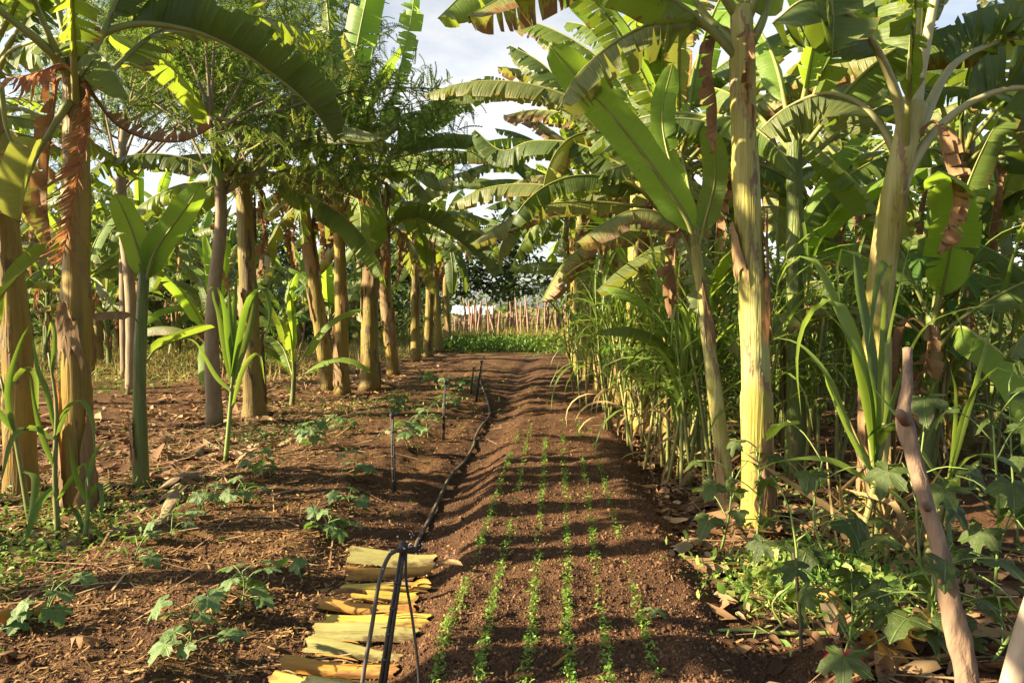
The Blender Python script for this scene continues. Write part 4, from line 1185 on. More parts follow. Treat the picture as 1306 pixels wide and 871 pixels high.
def reed(base, h, label, seed, nst=3, nleaf=9, LL=(.8, 1.3), W=.022, mat='cane', spread=.12, lean=.12, stalk_r=.014, dry=2, name='cane_clump', cat='cane', group='cane clumps along the right row', el=(45, 85)):
    rn = random.Random(seed)
    base = Vector(base); base.z = gz(base.x, base.y)
    root = thing(name, base, label, cat, group)
    lf = MB(); dr = MB()
    for i in range(nst):
        b0 = base + Vector((rn.gauss(0, spread), rn.gauss(0, spread), -.02))
        hh = h * rn.uniform(.75, 1.1)
        t0 = b0 + Vector((rn.gauss(0, lean) * hh, rn.gauss(0, lean) * hh, hh))
        st = MB(); sp = spline([b0, b0.lerp(t0, .5) + Vector((rn.gauss(0, .03), rn.gauss(0, .03), 0)), t0], 14)
        tube(st, sp, [stalk_r * 1.15, stalk_r, stalk_r * .6], 7, mod=lambda th, s_, r: r * (1 + .14 * max(0, math.sin(s_ * 38)) ** 8))
        st.build('stalk', M['cane_stalk'], root)
        az = rn.random() * 6.28
        for k in range(nleaf):
            az += math.pi + rn.gauss(0, .6)
            t = (k + 1) / nleaf
            p = sp[int(4 + 10 * t)]
            c = leaf_ctrl(p, az, R(rn.uniform(*el) * (.75 + .35 * t)), rn.uniform(*LL), R(rn.uniform(60, 150)), 6, 1.6, rn.gauss(0, .3))
            strap(lf, c, W * rn.uniform(.7, 1.2), 10, twist=rn.gauss(0, .4))
        for k in range(dry):
            p = sp[rn.randint(1, 8)]
            c = leaf_ctrl(p, rn.random() * 6.28, R(rn.uniform(10, 60)), rn.uniform(.4, .8), R(rn.uniform(90, 170)), 5, 1.2)
            strap(dr, c, W * .7, 7, twist=rn.gauss(0, 1.5))
    lf.build('leaf_blades', M[mat], root)
    if dry: dr.build('dry_blades', M['straw'], root)
    return root


spots = [(742, 505, 1.5), (760, 525, 1.6), (778, 548, 1.5), (800, 556, 1.6), (822, 578, 1.5), (842, 600, 1.4), (868, 606, 1.5), (885, 618, 1.3), (905, 600, 1.5), (730, 482, 1.5), (850, 560, 1.8), (815, 530, 1.9),
         (785, 510, 1.9), (935, 620, 1.2), (1000, 600, 1.5), (1060, 610, 1.5), (1180, 600, 1.5), (1235, 590, 1.4), (1100, 570, 1.6), (1030, 560, 1.5)]
land = ['at the far end of the right row, above fallen leaves', 'in front of the pale trunked banana at mid right', 'by the middle banana of the right row', 'with tall blades bent towards the path', 'between the middle banana and the sucker', 'with low blades spilling onto the path edge',
        'close beside the slender sucker', 'at the foot of the slender sucker', 'left of the tall patchy trunk', 'the farthest one before the weeds', 'tall, behind the sucker leaf', 'tall and dense, deep in the right row',
        'tall, among the crowded far trunks', 'short, pressed against the tall patchy trunk', 'behind the slim green banana stem', 'left of the forked banana trunk', 'behind the bare cut branch', 'at the right edge under the papaya leaves', 'behind the forked banana trunk', 'between the patchy trunk and the forked one, set back']
for i, ((px, py, h), l) in enumerate(zip(spots, land)):
    reed(gp(px, py), h * 1.08, 'green cane clump ' + l, 400 + i, nst=5, nleaf=8, mat='cane' if i % 3 else 'cane_dark', W=.017, LL=(.8, 1.4), el=(50, 88))

# the big sugarcane with broad arching blades at right, each blade drawn by hand
b = gp(1108, 705); d = depth(b)
root = thing('sugarcane', b, 'tall sugarcane in front of the forked banana, broad pale blades arching over left', 'sugarcane', 'sugarcane in the right foreground')
cr = P(1118, 640, d)
for i, (bx, by, tx, ty) in enumerate([(1108, 770, 1118, 600), (1125, 765, 1110, 560), (1090, 720, 1128, 540)]):
    mb = MB(); tube(mb, spline([P(bx, by, d), P((bx + tx) / 2 + 4, (by + ty) / 2, d), P(tx, ty, d)], 14), [.026, .021, .014], 8, mod=lambda th, s_, r: r * (1 + .16 * max(0, math.sin(s_ * 30)) ** 8))
    mb.build('stalk', M['cane_stalk'], root)
for i, (c, W, mt, dd) in enumerate([
        ([(1118, 610), (1105, 520), (1085, 430), (1060, 385), (1030, 410), (1018, 460), (1022, 530)], .055, 'cane', (0, -.3)),
        ([(1118, 600), (1108, 500), (1080, 430), (1048, 392)], .042, 'cane', (0, -.2)),
        ([(1118, 600), (1100, 480), (1070, 400), (1035, 330), (1000, 345), (985, 400)], .040, 'cane', (0, .3)),
        ([(1118, 600), (1120, 480), (1125, 390), (1135, 330), (1120, 360), (1108, 440)], .042, 'cane_dark', (0, -.3)),
        ([(1118, 600), (1112, 470), (1095, 370), (1090, 320), (1070, 330), (1075, 430)], .042, 'cane_dark', (0, .2)),
        ([(1118, 600), (1140, 500), (1175, 420), (1225, 395), (1270, 388)], .032, 'cane_dark', (0, .2)),
        ([(1116, 600), (1080, 540), (1055, 480), (1020, 440), (985, 430)], .024, 'cane', (0, .5)),
        ([(1116, 610), (1085, 560), (1058, 500), (1052, 480)], .022, 'cane', (0, -.4)),
        ([(1118, 620), (1060, 588), (1000, 588), (958, 602)], .018, 'cane', (-.1, -.5)),
        ([(1118, 600), (1128, 520), (1130, 440), (1150, 350), (1165, 300)], .034, 'cane', (0, .3)),
        ([(1118, 600), (1108, 530), (1100, 460), (1068, 395)], .026, 'cane', (0, .1))]):
    mb = MB(); strap(mb, PP(c, (d + dd[0], d + dd[1])), W, 18, side=(.8, .6, 0), twist=.5 if i % 2 else -.4)
    mb.build('leaf_blade', M[mt], root)
for i in range(34):
    rn = random.Random(500 + i)
    p = P(1070 + rn.random() * 100, 705 + rn.random() * 60, d + rn.gauss(0, .15))
    mb = MB(); strap(mb, [p, p + Vector((rn.gauss(0, .08), rn.gauss(0, .08), .3)), p + Vector((rn.gauss(0, .22), rn.gauss(0, .15), rn.uniform(.35, .85)))], .022, 7, twist=rn.gauss(0, 1))
    mb.build('dry_blade', M['straw'], root)
b = gp(1170, 730); d = depth(b)
root = thing('sugarcane', b, 'sugarcane behind the bare branch with a stiff blade rising to the right', 'sugarcane', 'sugarcane in the right foreground')
for (bx, by, tx, ty, r) in [(1165, 790, 1210, 610, .036), (1130, 770, 1132, 680, .02), (1172, 765, 1190, 690, .03)]:
    mb = MB(); tube(mb, spline([P(bx, by, d), P((bx + tx) / 2, (by + ty) / 2, d), P(tx, ty, d)], 12), [r * 1.1, r, r * .55], 8)
    mb.build('stalk', M['cane_stalk'] if by != 770 else M['straw'], root)
for i, (c, W, mt) in enumerate([
        ([(1208, 620), (1222, 560), (1245, 480), (1262, 420), (1268, 390)], .034, 'cane'),
        ([(1208, 620), (1215, 560), (1218, 500), (1212, 470)], .024, 'cane'),
        ([(1208, 620), (1190, 600), (1150, 540), (1110, 490)], .022, 'cane'),
        ([(1208, 610), (1230, 520), (1268, 470), (1300, 480)], .026, 'cane_dark'),
        ([(1190, 690), (1150, 640), (1110, 600), (1055, 485)], .020, 'cane'),
        ([(1208, 630), (1215, 700), (1222, 760)], .026, 'cane_dark'),
        ([(1208, 610), (1240, 580), (1290, 590), (1320, 640)], .024, 'cane_dark')]):
    mb = MB(); strap(mb, PP(c, (d, d + .2 * (-1) ** i)), W, 14, side=(.8, .6, 0))
    mb.build('leaf_blade', M[mt], root)

# maize-like plant and cane in front of the left trunks
def hand_plant(name, label, cat, base, stalks, leaves, d, stalkmat='herb_stem', r=.014, group=None, side=(.8, .6, 0)):
    root = thing(name, base, label, cat, group)
    for s_ in stalks:
        mb = MB(); tube(mb, spline(PP(s_, d), 12), [r * 1.2, r, r * .5], 7); mb.build('stalk', M[stalkmat], root)
    for i, (c, W, mt, dd) in enumerate(leaves):
        mb = MB(); strap(mb, PP(c, (d, d + dd)), W, 14, side=side, twist=.4 * (-1) ** i); mb.build('leaf_blade', M[mt], root)
    return root


b = gp(288, 588); d = depth(b)
hand_plant('cane_shoot', 'single cane shoot with a fountain of green blades in front of the grey trunk', 'cane', b, [[(288, 588), (293, 530), (297, 470)]],
           [([(296, 480), (290, 430), (285, 390), (275, 365), (262, 372)], .034, 'maize', -.1), ([(296, 480), (297, 420), (300, 375), (303, 345)], .034, 'maize', .1),
            ([(296, 480), (305, 430), (315, 385), (335, 365), (345, 400), (335, 440)], .036, 'maize', -.2), ([(296, 490), (305, 460), (318, 420), (325, 380), (322, 360)], .034, 'cane_dark', .2),
            ([(295, 490), (285, 440), (278, 400), (272, 380), (270, 355)], .03, 'cane_dark', .2), ([(297, 470), (293, 400), (292, 360)], .028, 'maize', 0),
            ([(296, 500), (275, 480), (252, 440), (240, 432)], .022, 'cane', -.2), ([(296, 520), (310, 470), (330, 450), (338, 490)], .024, 'cane', -.3)], d, r=.022)
b = gp(75, 690); d = depth(b)
hand_plant('maize_plant', 'maize plant with drooping blades in front of the stout golden trunk', 'maize', b, [[(74, 690), (70, 600), (72, 520), (62, 450)]],
           [([(72, 560), (85, 520), (105, 510), (118, 540), (120, 580)], 0.0187, 'cane_dark', -.2), ([(71, 600), (55, 560), (45, 520), (38, 480)], 0.0173, 'maize', -.1),
            ([(70, 620), (50, 640), (38, 670), (30, 700)], 0.0245, 'maize', -.2), ([(70, 550), (60, 500), (48, 470), (40, 420)], 0.0173, 'maize', .2), ([(72, 640), (90, 610), (108, 590), (112, 620)], 0.0158, 'maize', -.3),
            ([(73, 660), (95, 650), (112, 690), (125, 700)], 0.0158, 'maize', -.2), ([(70, 560), (40, 545), (15, 560), (0, 620)], 0.0173, 'cane_dark', -.2), ([(66, 480), (70, 430), (66, 410), (60, 430)], 0.0144, 'maize', 0)], d, r=.016, stalkmat='cane_stalk')
b = gp(40, 668); d = depth(b)
hand_plant('maize_plant', 'maize plant at the left edge with one wide bright blade', 'maize', b, [[(42, 690), (20, 560), (0, 480)]],
           [([(30, 600), (45, 610), (40, 660), (28, 720)], 0.0259, 'maize', -.3), ([(20, 560), (10, 500), (25, 440), (40, 410)], 0.0216, 'maize', -.1), ([(18, 550), (-10, 520), (-30, 540)], 0.0216, 'maize', -.1),
            ([(8, 500), (30, 470), (45, 480), (48, 540)], 0.0180, 'cane_dark', .1)], d, r=.018, stalkmat='cane_stalk')
b = gp(108, 692); d = depth(b)
hand_plant('maize_plant', 'short maize plant with narrow blades at the foot of the stout golden trunk', 'maize', b, [[(108, 690), (112, 650), (110, 610)]],
           [([(110, 640), (125, 615), (130, 640), (128, 670)], 0.0144, 'maize', -.1), ([(110, 640), (95, 600), (88, 560)], 0.0158, 'maize', -.1), ([(110, 620), (120, 580), (135, 560)], 0.0144, 'maize', .1), ([(110, 660), (135, 690), (150, 690)], 0.0130, 'maize', -.2)], d, r=.014)

# dry stump sheaths standing by the foot of the golden trunk are part of the litter below

# ================================================================== LOBED LEAVES: squash, okra, papaya, cassava
def lobed(nl=5, depth_=.32, cup=.18):
    V = [(0, 0.12, -.02)]; F = []; U = [(0, 0)]
    ns = nl * 8
    for i in range(ns + 1):
        a = -math.pi * .86 + i / ns * math.pi * 1.72
        lob = math.cos((i / ns * nl - .5) * 2 * math.pi)
        r = (.56 + .12 * math.cos(a)) * (1 - depth_ * (.5 - .5 * lob) ** 1.3) * (1 + .055 * (-1) ** i + .03 * math.sin(i * 2.7))
        for q in (.5, 1.0):
            rr = r * q
            U.append((.5 - .5 * lob, q * .8))
            V.append((math.sin(a) * rr, .12 + math.cos(a) * rr, -cup * (rr ** 2) * 1.6 - .06 * lob * q * r - .05 * q * q * math.sin(a * 2.3 + 1) - .02))
    for i in range(ns):
        a = 1 + i * 2
        F.append((0, a + 2, a)); F.append((a, a + 2, a + 3, a + 1))
    return np.array(V, float), F, U


def palmate(nl=7, L=1.0, w=.13, droop=.35):
    V, F = [], []
    for i in range(nl):
        a = (i / (nl - 1) - .5) * math.pi * 1.55
        l = L * (1 - .28 * abs(2 * i / (nl - 1) - 1))
        ca, sa = math.sin(a), math.cos(a)
        k = len(V)
        for t, ww in ((0, .02), (.3, .7), (.6, 1.0), (.85, .6), (1, .02)):
            z = -droop * t * t
            for s_ in (-1, 0, 1):
                V.append((ca * l * t + s_ * sa * w * ww, sa * l * t - s_ * ca * w * ww, z + (.03 if s_ else 0)))
        for q in range(4):
            for s_ in range(2):
                a0 = k + q * 3 + s_
                F.append((a0, a0 + 1, a0 + 4, a0 + 3))
    return np.array(V, float), F


LOB5 = lobed(); LOB3 = lobed(3, .42, .2); LOB5D = lobed(5, .46, .25); PALM = palmate(); PALM_THIN = palmate(7, 1, .085, .45)


def leaf_at(name, tpl, parent, p, size, yaw, tilt, mat, roll=0.0, smooth=True):
    V, F = tpl[:2]
    U = tpl[2] if len(tpl) > 2 else [(.3, min(1, abs(q[0]))) for q in V]
    mat3 = (Matrix.Rotation(yaw, 3, 'Z') @ Matrix.Rotation(-tilt, 3, 'X') @ Matrix.Rotation(roll, 3, 'Y'))
    mb = MB()
    for q, u_ in zip(V, U):
        mb.vert(Vector(p) + mat3 @ (Vector(q) * size), u_)
    for f in F: mb.face(f)
    return mb.build(name, M[mat], parent, smooth)


def leafy(name, label, cat, base, h, nl, size, tpl, mat, seed, group=None, spread=.6, nst=1, stem_r=.008, stem_mat='herb_stem', droop=.5, low=.15, pet=.22, sway=.1):
    """plant whose leaves are separate parts on petioles; every leaf is a child, petioles go with the stem"""
    rn = random.Random(seed)
    base = Vector(base); base.z = gz(base.x, base.y) - .005
    root = thing(name, base, label, cat, group)
    for j in range(nst):
        t0 = base + Vector((rn.gauss(0, sway) * h, rn.gauss(0, sway) * h, h * rn.uniform(.8, 1)))
        sp = spline([base, base.lerp(t0, .5) + Vector((rn.gauss(0, .05) * h, rn.gauss(0, .05) * h, 0)), t0], 10)
        st = MB(); tube(st, sp, [stem_r, stem_r * .8, stem_r * .5], 6)
        az = rn.random() * 6.28
        ln = []
        for k in range(nl):
            t = low + (1 - low) * (k + 1) / nl
            p = sp[min(10, int(10 * t))]
            az += 2.399 + rn.gauss(0, .3)
            el = R(rn.uniform(10, 55))
            L = pet * rn.uniform(.7, 1.25)
            e = p + Vector((math.cos(az) * math.cos(el), math.sin(az) * math.cos(el), math.sin(el))) * L
            tube(st, spline([p, p.lerp(e, .5) + Vector((0, 0, L * .12)), e], 5), [stem_r * .5, stem_r * .35], 5)
            ln.append((e, az))
        st.build('stem', M[stem_mat], root)
        for (e, a) in ln:
            leaf_at('leaf', tpl, root, e, size * rn.uniform(.7, 1.2), a - math.pi / 2, rn.gauss(droop, .25), mat, rn.gauss(0, .25))
    return root


sq = [(235, 840, .22, 6, 'squash seedling nearest the lower edge on the left'), (305, 780, .18, 6, 'squash seedling up and right of the nearest one'), (384, 738, .11, 2, 'tiny squash seedling with two leaves left of the cut stems'),
      (418, 690, .15, 6, 'squash seedling above the row of cut stems'), (170, 722, .10, 3, 'small squash seedling beside the dry leaf heap at left'), (58, 800, .14, 5, 'squash seedling by the curled yellow leaf at lower left'),
      (335, 612, .20, 7, 'squash seedling in the sun in front of the cane shoot'), (400, 572, .22, 8, 'leafy squash seedling in front of the wide footed banana'), (437, 553, .14, 4, 'squash seedling right of the leafy one'),
      (455, 612, .18, 5, 'squash seedling left of the first black stake'), (447, 650, .12, 3, 'low squash seedling below the first black stake'), (262, 658, .14, 5, 'shaded squash seedling beside the pale dry leaves'),
      (520, 575, .26, 9, 'bushy squash seedling touching the first black stake'), (546, 556, .28, 9, 'bright squash seedling left of the second black stake'), (575, 522, .20, 7, 'squash seedling right of the second black stake'),
      (505, 528, .24, 8, 'squash seedling behind the first black stake'), (595, 500, .22, 8, 'squash seedling by the third black stake'), (572, 500, .22, 7, 'squash seedling between the second and third stakes'),
      (548, 492, .22, 7, 'squash seedling far down the left bed'), (220, 690, .08, 3, 'smallest squash seedling on the bare left bed'), (310, 640, .12, 4, 'squash seedling in the shade under the cane shoot')]
for i, (px, py, h, nl, l) in enumerate(sq):
    leafy('squash_seedling', l, 'seedling', gp(px, py), h * 1.15, int(nl * 1.5) + 1, .135 if py < 640 else .115, LOB5, 'squash', 600 + i, 'squash seedlings on the left bed', pet=.12, stem_r=.006, droop=.35, nst=1)

okra = [(920, 700, .62, 5, .22, 'dark lobed okra plant at the right path edge under the patchy trunk'), (965, 690, .75, 4, .20, 'okra plant leaning on the foot of the patchy trunk'),
        (1010, 770, .55, 3, .24, 'okra plant with few big leaves behind the brown stem'), (1060, 730, .70, 5, .24, 'okra plant in the middle of the right foreground'),
        (1100, 850, .30, 6, .22, 'low spreading okra plant at the lower edge near the orange dry leaf'), (1175, 740, .85, 5, .28, 'okra plant left of the bare branch, leaves in deep shade'),
        (1200, 850, .45, 9, .20, 'dense dark okra plant at the foot of the bare branch'), (1262, 850, .55, 8, .18, 'okra plant between the bare branch and the pale post'),
        (1268, 770, 1.0, 7, .26, 'tall okra plant with big leaves at the right edge'), (1300, 700, 1.15, 7, .28, 'tallest okra plant cut by the right edge')]
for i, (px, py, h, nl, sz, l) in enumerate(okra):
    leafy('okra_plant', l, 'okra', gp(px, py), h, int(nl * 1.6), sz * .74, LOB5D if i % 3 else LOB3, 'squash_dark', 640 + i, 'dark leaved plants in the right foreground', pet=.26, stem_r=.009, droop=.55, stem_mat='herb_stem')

pap = [((3.6, 7.6, 0), 2.0, 10, .34, 'papaya plant with bright palmate leaves right of the forked crown'), ((4.6, 9.6, 0), 3.0, 11, .42, 'papaya plant at the back right'), ((1.9, 10.2, 0), 1.5, 10, .30, 'cassava plant behind the right hand trunks'),
       ((2.4, 12.4, 0), 2.9, 12, .42, 'papaya plant above the forked banana'), ((1.3, 12.0, 0), 1.3, 10, .30, 'cassava plant deep in the right row'), ((1.0, 15.0, 0), 1.4, 10, .32, 'cassava plant near the far trunks at right'), ((5.2, 6.6, 0), 1.4, 10, .30, 'cassava plant at the right edge'),
       ((-5.0, 13.0, 0), 1.2, 8, .26, 'cassava plant behind the leaning banana of the left row'), ((-6.0, 17.5, 0), 2.4, 9, .36, 'papaya plant behind the left row'), ((3.2, 9.2, 0), 1.2, 10, .28, 'low cassava plant in the right thicket'), ((.95, 9.3, 0), 1.25, 10, .26, 'cassava plant at the path edge by the middle banana')]
for i, (b, h, nl, sz, l) in enumerate(pap):
    leafy('papaya_plant' if 'papaya' in l else 'cassava_plant', l, 'papaya' if 'papaya' in l else 'cassava', b, h, nl, sz, PALM if 'papaya' in l else PALM_THIN, 'cassava', 670 + i, None, pet=.42, stem_r=.02 if 'papaya' in l else .014,
          stem_mat='bark', droop=.45, low=.45)

# ================================================================== FOREGROUND THINGS
# cut banana-stem slabs laid across the furrow
def slab(x, y, ang, L, r, z, mat, label, seed, roll=0.0, arc=3.0):
    """half-round shell of banana stem: outer skin, inner pith side, ragged ends"""
    rn = random.Random(seed)
    g = gz_np(np.array([x - L * .35, x, x + L * .35]), np.array([y, y, y]), False)
    zz = float(max(g)) + z
    base = Vector((x, y, zz))
    root = thing('stem_slab', base, label, 'stem slab', 'cut banana stem pieces laid over the furrow')
    ax = Vector((math.cos(ang), math.sin(ang), 0)); pv = Vector((-math.sin(ang), math.cos(ang), 0)); uz = Vector((0, 0, 1))
    nL, nA = 26, 20

    def sheet(rad, flip):
        mb = MB(); g_ = []
        for i in range(nL + 1):
            t = i / nL
            row = []
            for k in range(nA + 1):
                u = k / nA
                a = (u - .5) * arc + roll
                endr = .010 * math.sin(k * .8 + seed) + .004 * math.sin(k * 2.3 + 2 * seed)
                s_ = (t - .5) * L + endr * (2 * t - 1) * abs(2 * t - 1) ** 6
                rr = rad * (1 + .10 * math.sin(t * 2.6 + seed) - .12 * t) * (1 + .05 * math.sin(k * 1.1 + t * 3 + seed)) * (1 + .07 * math.sin(u * 9.5 + seed * 2.1 + t * .8))
                p = base + ax * s_ + pv * (math.sin(a) * rr * 0.98) + uz * (math.cos(a) * rr * 1.35 - .004 + .012 * math.sin(t * 4 + seed * 1.7) + .008 * abs(2 * t - 1) ** 4 * (seed % 3 == 1))
                row.append(mb.vert(p, (u, t)))
            g_.append(row)
        for i in range(nL):
            for k in range(nA):
                f = (g_[i][k], g_[i][k + 1], g_[i + 1][k + 1], g_[i + 1][k])
                mb.face(f if flip else f[::-1])
        return mb
    sheet(r, False).build('outer_skin', M[mat], root)
    sheet(r * .86, True).build('inner_side', M['slab_inner'], root)
    for q in range(rn.randint(1, 3)):                            # loose fibres peeling along the piece
        s0 = rn.uniform(-.5, .1) * L; o_ = rn.uniform(-.8, .8) * r
        a0 = base + ax * s0 + pv * o_ + uz * (r * 1.05); a1 = a0 + ax * rn.uniform(.12, .3) + pv * rn.gauss(0, .015) + uz * rn.uniform(-.01, .02)
        pm = MB(); blade(pm, spline([a0, a0.lerp(a1, .5) + uz * .012, a1], 8), rn.uniform(.006, .014), rn, pv, pet=0, fold=.2, curl=.6, tear=.1, ragged=.5)
        pm.build('peel', M[rn.choice(('sheath', 'dry_pale', 'slab_orange'))], root)
    return root


def slab_px(x0, x1, yc, rpx, mat, label, seed, **kw):
    a = gp(x0, yc); b_ = gp(x1, yc); d = depth((a + b_) / 2)
    c = (a + b_) / 2
    return slab(c.x, c.y, math.atan2(b_.y - a.y, b_.x - a.x) + kw.pop('rot', 0) * 1.5, (b_ - a).length, rpx * .93 / FPX * d, kw.pop('z', 0.0), mat, label, seed, **kw)


slab_px(446, 556, 719, 12, 'slab_green', 'greenish cut stem piece farthest up the row', 1, rot=-.05)
slab_px(443, 552, 737, 11, 'slab_orange', 'orange streaked cut stem piece, second from the far end', 2, rot=.02, z=.01)
slab_px(436, 548, 752, 9, 'slab_yellow', 'narrow yellow cut stem piece under the brown husk', 3, rot=-.04)
slab_px(450, 532, 767, 10, 'slab_yellow', 'short pale yellow cut stem piece in the middle of the row', 4, rot=-.02, z=.01)
slab_px(408, 532, 783, 11, 'slab_orange', 'cut stem piece with a brown left end and a peeling strip', 5, rot=-.12, z=.015)
slab_px(420, 545, 796, 12, 'slab_yellow', 'bright yellow cut stem piece tilted to the right', 6, rot=.10)
slab_px(402, 532, 813, 13, 'slab_green', 'wide pale green cut stem piece with dark spots', 7)
slab_px(392, 514, 834, 12, 'slab_green', 'green cut stem piece with a long bruise', 8, rot=-.05)
slab_px(360, 508, 855, 13, 'slab_orange', 'long deep orange cut stem piece near the bottom', 9, rot=-.03, z=.01)
slab_px(350, 525, 880, 15, 'slab_yellow', 'cut stem piece at the bottom edge, cut off by the frame', 10)
slab_px(395, 520, 905, 17, 'slab_green', 'cut stem piece below the bottom edge', 11)
for i, (x0, x1, y, l) in enumerate([(548, 592, 738, 'dry pointed strip sticking out of the orange piece on the right'), (412, 470, 775, 'curled dry husk lying on the yellow pieces'), (520, 552, 770, 'rolled stub pointing up at the right end of the row')]):
    a, b_ = gp(x0, y), gp(x1, y)
    a.z += .05; b_.z += .07 if i != 2 else .10
    root = thing('stem_husk', (a + b_) / 2, l, 'husk', 'dry husks on the cut stems')
    mb = MB(); blade(mb, spline([a, (a + b_) / 2 + Vector((0, 0, .02)), b_], 10), .035, random.Random(i), (0, 1, 0), pet=0.0, fold=.6, curl=1.0, tear=.1, ragged=.2)
    mb.build('husk', M['sheath'] if i != 2 else M['slab_orange'], root)


# micro sprinkler stakes
def stake_thing(foot, top, label, sprinkler=False):
    root = thing('sprinkler_stake', foot, label, 'stake', 'black irrigation stakes')
    mb = MB(); r = .0085
    for s_ in (-1, 1):                                           # two thin ribs side by side make the profile of the stake
        tube(mb, [foot + Vector((s_ * .0085, 0, -.03)), foot.lerp(top, .5) + Vector((s_ * .0075, 0, 0)), top + Vector((s_ * .005, 0, 0))], [r * 1.1, r, r * .8], 6)
    for k in range(5):
        p = foot.lerp(top, .15 + .16 * k)
        tube(mb, [p + Vector((-.015, -.006, 0)), p + Vector((.015, -.006, 0))], [.006, .006], 6)
    mb.build('stake_rod', M['black'], root)
    hb = MB()
    tube(hb, [top + Vector((0, 0, -.02)), top + Vector((0, 0, .015)), top + Vector((0, 0, .03))], [.015, .018, .010], 10)
    tube(hb, [top + Vector((-.02, 0, 0)), top + Vector((.045, 0, .004))], [.010, .008], 8)
    hb.build('sprinkler_head', M['black'], root)
    return root


top = P(514, 700, 3.08); foot = Vector((P(482, 900, 3.05).x, P(482, 900, 3.05).y, 0)); foot.z = gz(foot.x, foot.y)
st = stake_thing(foot, top, 'near black sprinkler stake standing over the cut stems with a feed hose on it', True)
mb = MB(); tube(mb, spline([top + Vector((0, 0, -.005)), P(498, 706, 3.05), P(484, 740, 3.0), P(474, 800, 2.95), P(462, 871, 2.9), P(455, 960, 2.85)], 26), [.0082, .0082], 9)
mb.build('feed_hose', M['hose'], st)
mb = MB(); tube(mb, spline([top + Vector((.012, 0, .0)), P(518, 740, 3.08), P(526, 790, 3.06), P(533, 850, 3.04), P(537, 920, 3.02)], 22), [.0055, .0055], 7)
mb.build('thin_tube', M['black'], st)
# the water it throws
rg = np.random.default_rng(5)
n = 44
c = np.array(P(530, 690, 3.05))
pp = c + np.concatenate([rg.normal(0, .025, (n // 2, 3)), np.stack([rg.normal(.04, .12, n // 2), rg.normal(0, .12, n // 2), rg.normal(-.03, .05, n // 2)], 1)])
m, nt = new_mat('water'); o_ = nt.nodes.new('ShaderNodeOutputMaterial'); g_ = N(nt, 'ShaderNodeBsdfPrincipled'); g_.inputs['Base Color'].default_value = (.95, .97, 1, 1); g_.inputs['Roughness'].default_value = .08; g_.inputs['Transmission Weight'].default_value = .35; link(nt, g_.outputs[0], o_.inputs[0]); M['water'] = m
sp_ = scatter('water_spray', TPL_ICO, pp, rotz_tilt(n, rg), rg.uniform(.001, .0036, n), m, smooth=True)
tag(sp_, 'fine white water drops thrown by the near sprinkler', 'water', kind='stuff')

for (x, y, tx, ty, l) in [(503, 628, 500, 530, 'black stake nearest of the three standing along the furrow'), (565, 562, 568, 488, 'second black stake along the furrow, among squash leaves'), (607, 512, 614, 462, 'farthest black stake along the furrow, tilted')]:
    f_ = gp(x, y); stake_thing(f_, P(tx, ty, depth(f_)), l)
f_ = gp(600, 505); stake_thing(f_, P(604, 470, depth(f_)), 'short black stake beside the farthest one')

hp = [(478, 960), (505, 760), (520, 715), (535, 690), (548, 665), (560, 640), (575, 610), (592, 588), (604, 572), (606, 560), (614, 545), (624, 530), (622, 515), (617, 500), (612, 485), (612, 470), (616, 455)]
pts = []
for (x, y) in hp:
    p = gp(x, min(y, 870)) if y < 871 else gp(488, 865)
    if y > 700: continue
    p.z += .022; pts.append(p)
mb = MB(); tube(mb, spline([gp(528, 702) + Vector((0, 0, -.005))] + pts, 140), [.015, .015], 9)
mb.build('irrigation_hose', M['hose'])
tag(bpy.data.objects['irrigation_hose'], 'black irrigation hose winding along the furrow beside the bed', 'hose')

# bare branch and pale post at right
b = gp(1236, 905); d = depth(b)
root = thing('bare_branch', b, 'bare knobbly brown branch stuck upright in the ground at right', 'branch')
mb = MB()
bp = PP([(1240, 905), (1228, 840), (1212, 765), (1196, 690), (1178, 630), (1163, 575), (1153, 530), (1157, 490), (1158, 445)], (d, d + .5))
tube(mb, spline(bp, 130), [.041, .040, .038, .036, .031, .028, .033, .023, .020], 24, mod=lambda th, s_, r: r * (1 + .10 * math.sin(2 * th + s_ * 9) + .05 * math.sin(s_ * 31) + .05 * math.sin(3 * th + s_ * 17) + .03 * math.sin(7 * th + s_ * 23) + .035 * math.sin(5 * th - s_ * 61)))
mb.build('branch_wood', M['branch'], root)
for k, (x, y, rr, dd) in enumerate([(1152, 528, .020, .31), (1206, 742, .017, .13), (1184, 645, .013, .21)]):
    t_ = P(x, y, d + dd)
    mb = MB(); tube(mb, [t_ + Vector((.02, .02, -.03)), t_ + Vector((-.022, -.022, .004)), t_ + Vector((-.036, -.036, .016)), t_ + Vector((-.042, -.040, .022))], [rr * 1.3, rr, rr * .6, rr * .25], 10)
    mb.build('knot', M['branch'], root)
b = gp(1292, 920); d = depth(b)
root = thing('pale_post', b, 'pale smooth post leaning in at the lower right corner', 'post')
mb = MB(); tube(mb, spline(PP([(1268, 960), (1290, 880), (1310, 800), (1340, 700)], d), 16), [.045, .040, .036, .03], 12, mod=lambda th, s_, r: r * (1 + .05 * math.sin(2 * th + s_ * 8))); mb.build('post_wood', M['pale_wood'], root)
b = gp(1022, 830); d = depth(b)
root = thing('brown_stem', b, 'thin bare brown stem rising by the heap of cut greens', 'stem')
mb = MB(); tube(mb, spline(PP([(1022, 850), (1021, 790), (1016, 735), (1012, 705)], d), 12), [.009, .008, .006], 7); mb.build('woody_stem', M['bark_dark'], root)

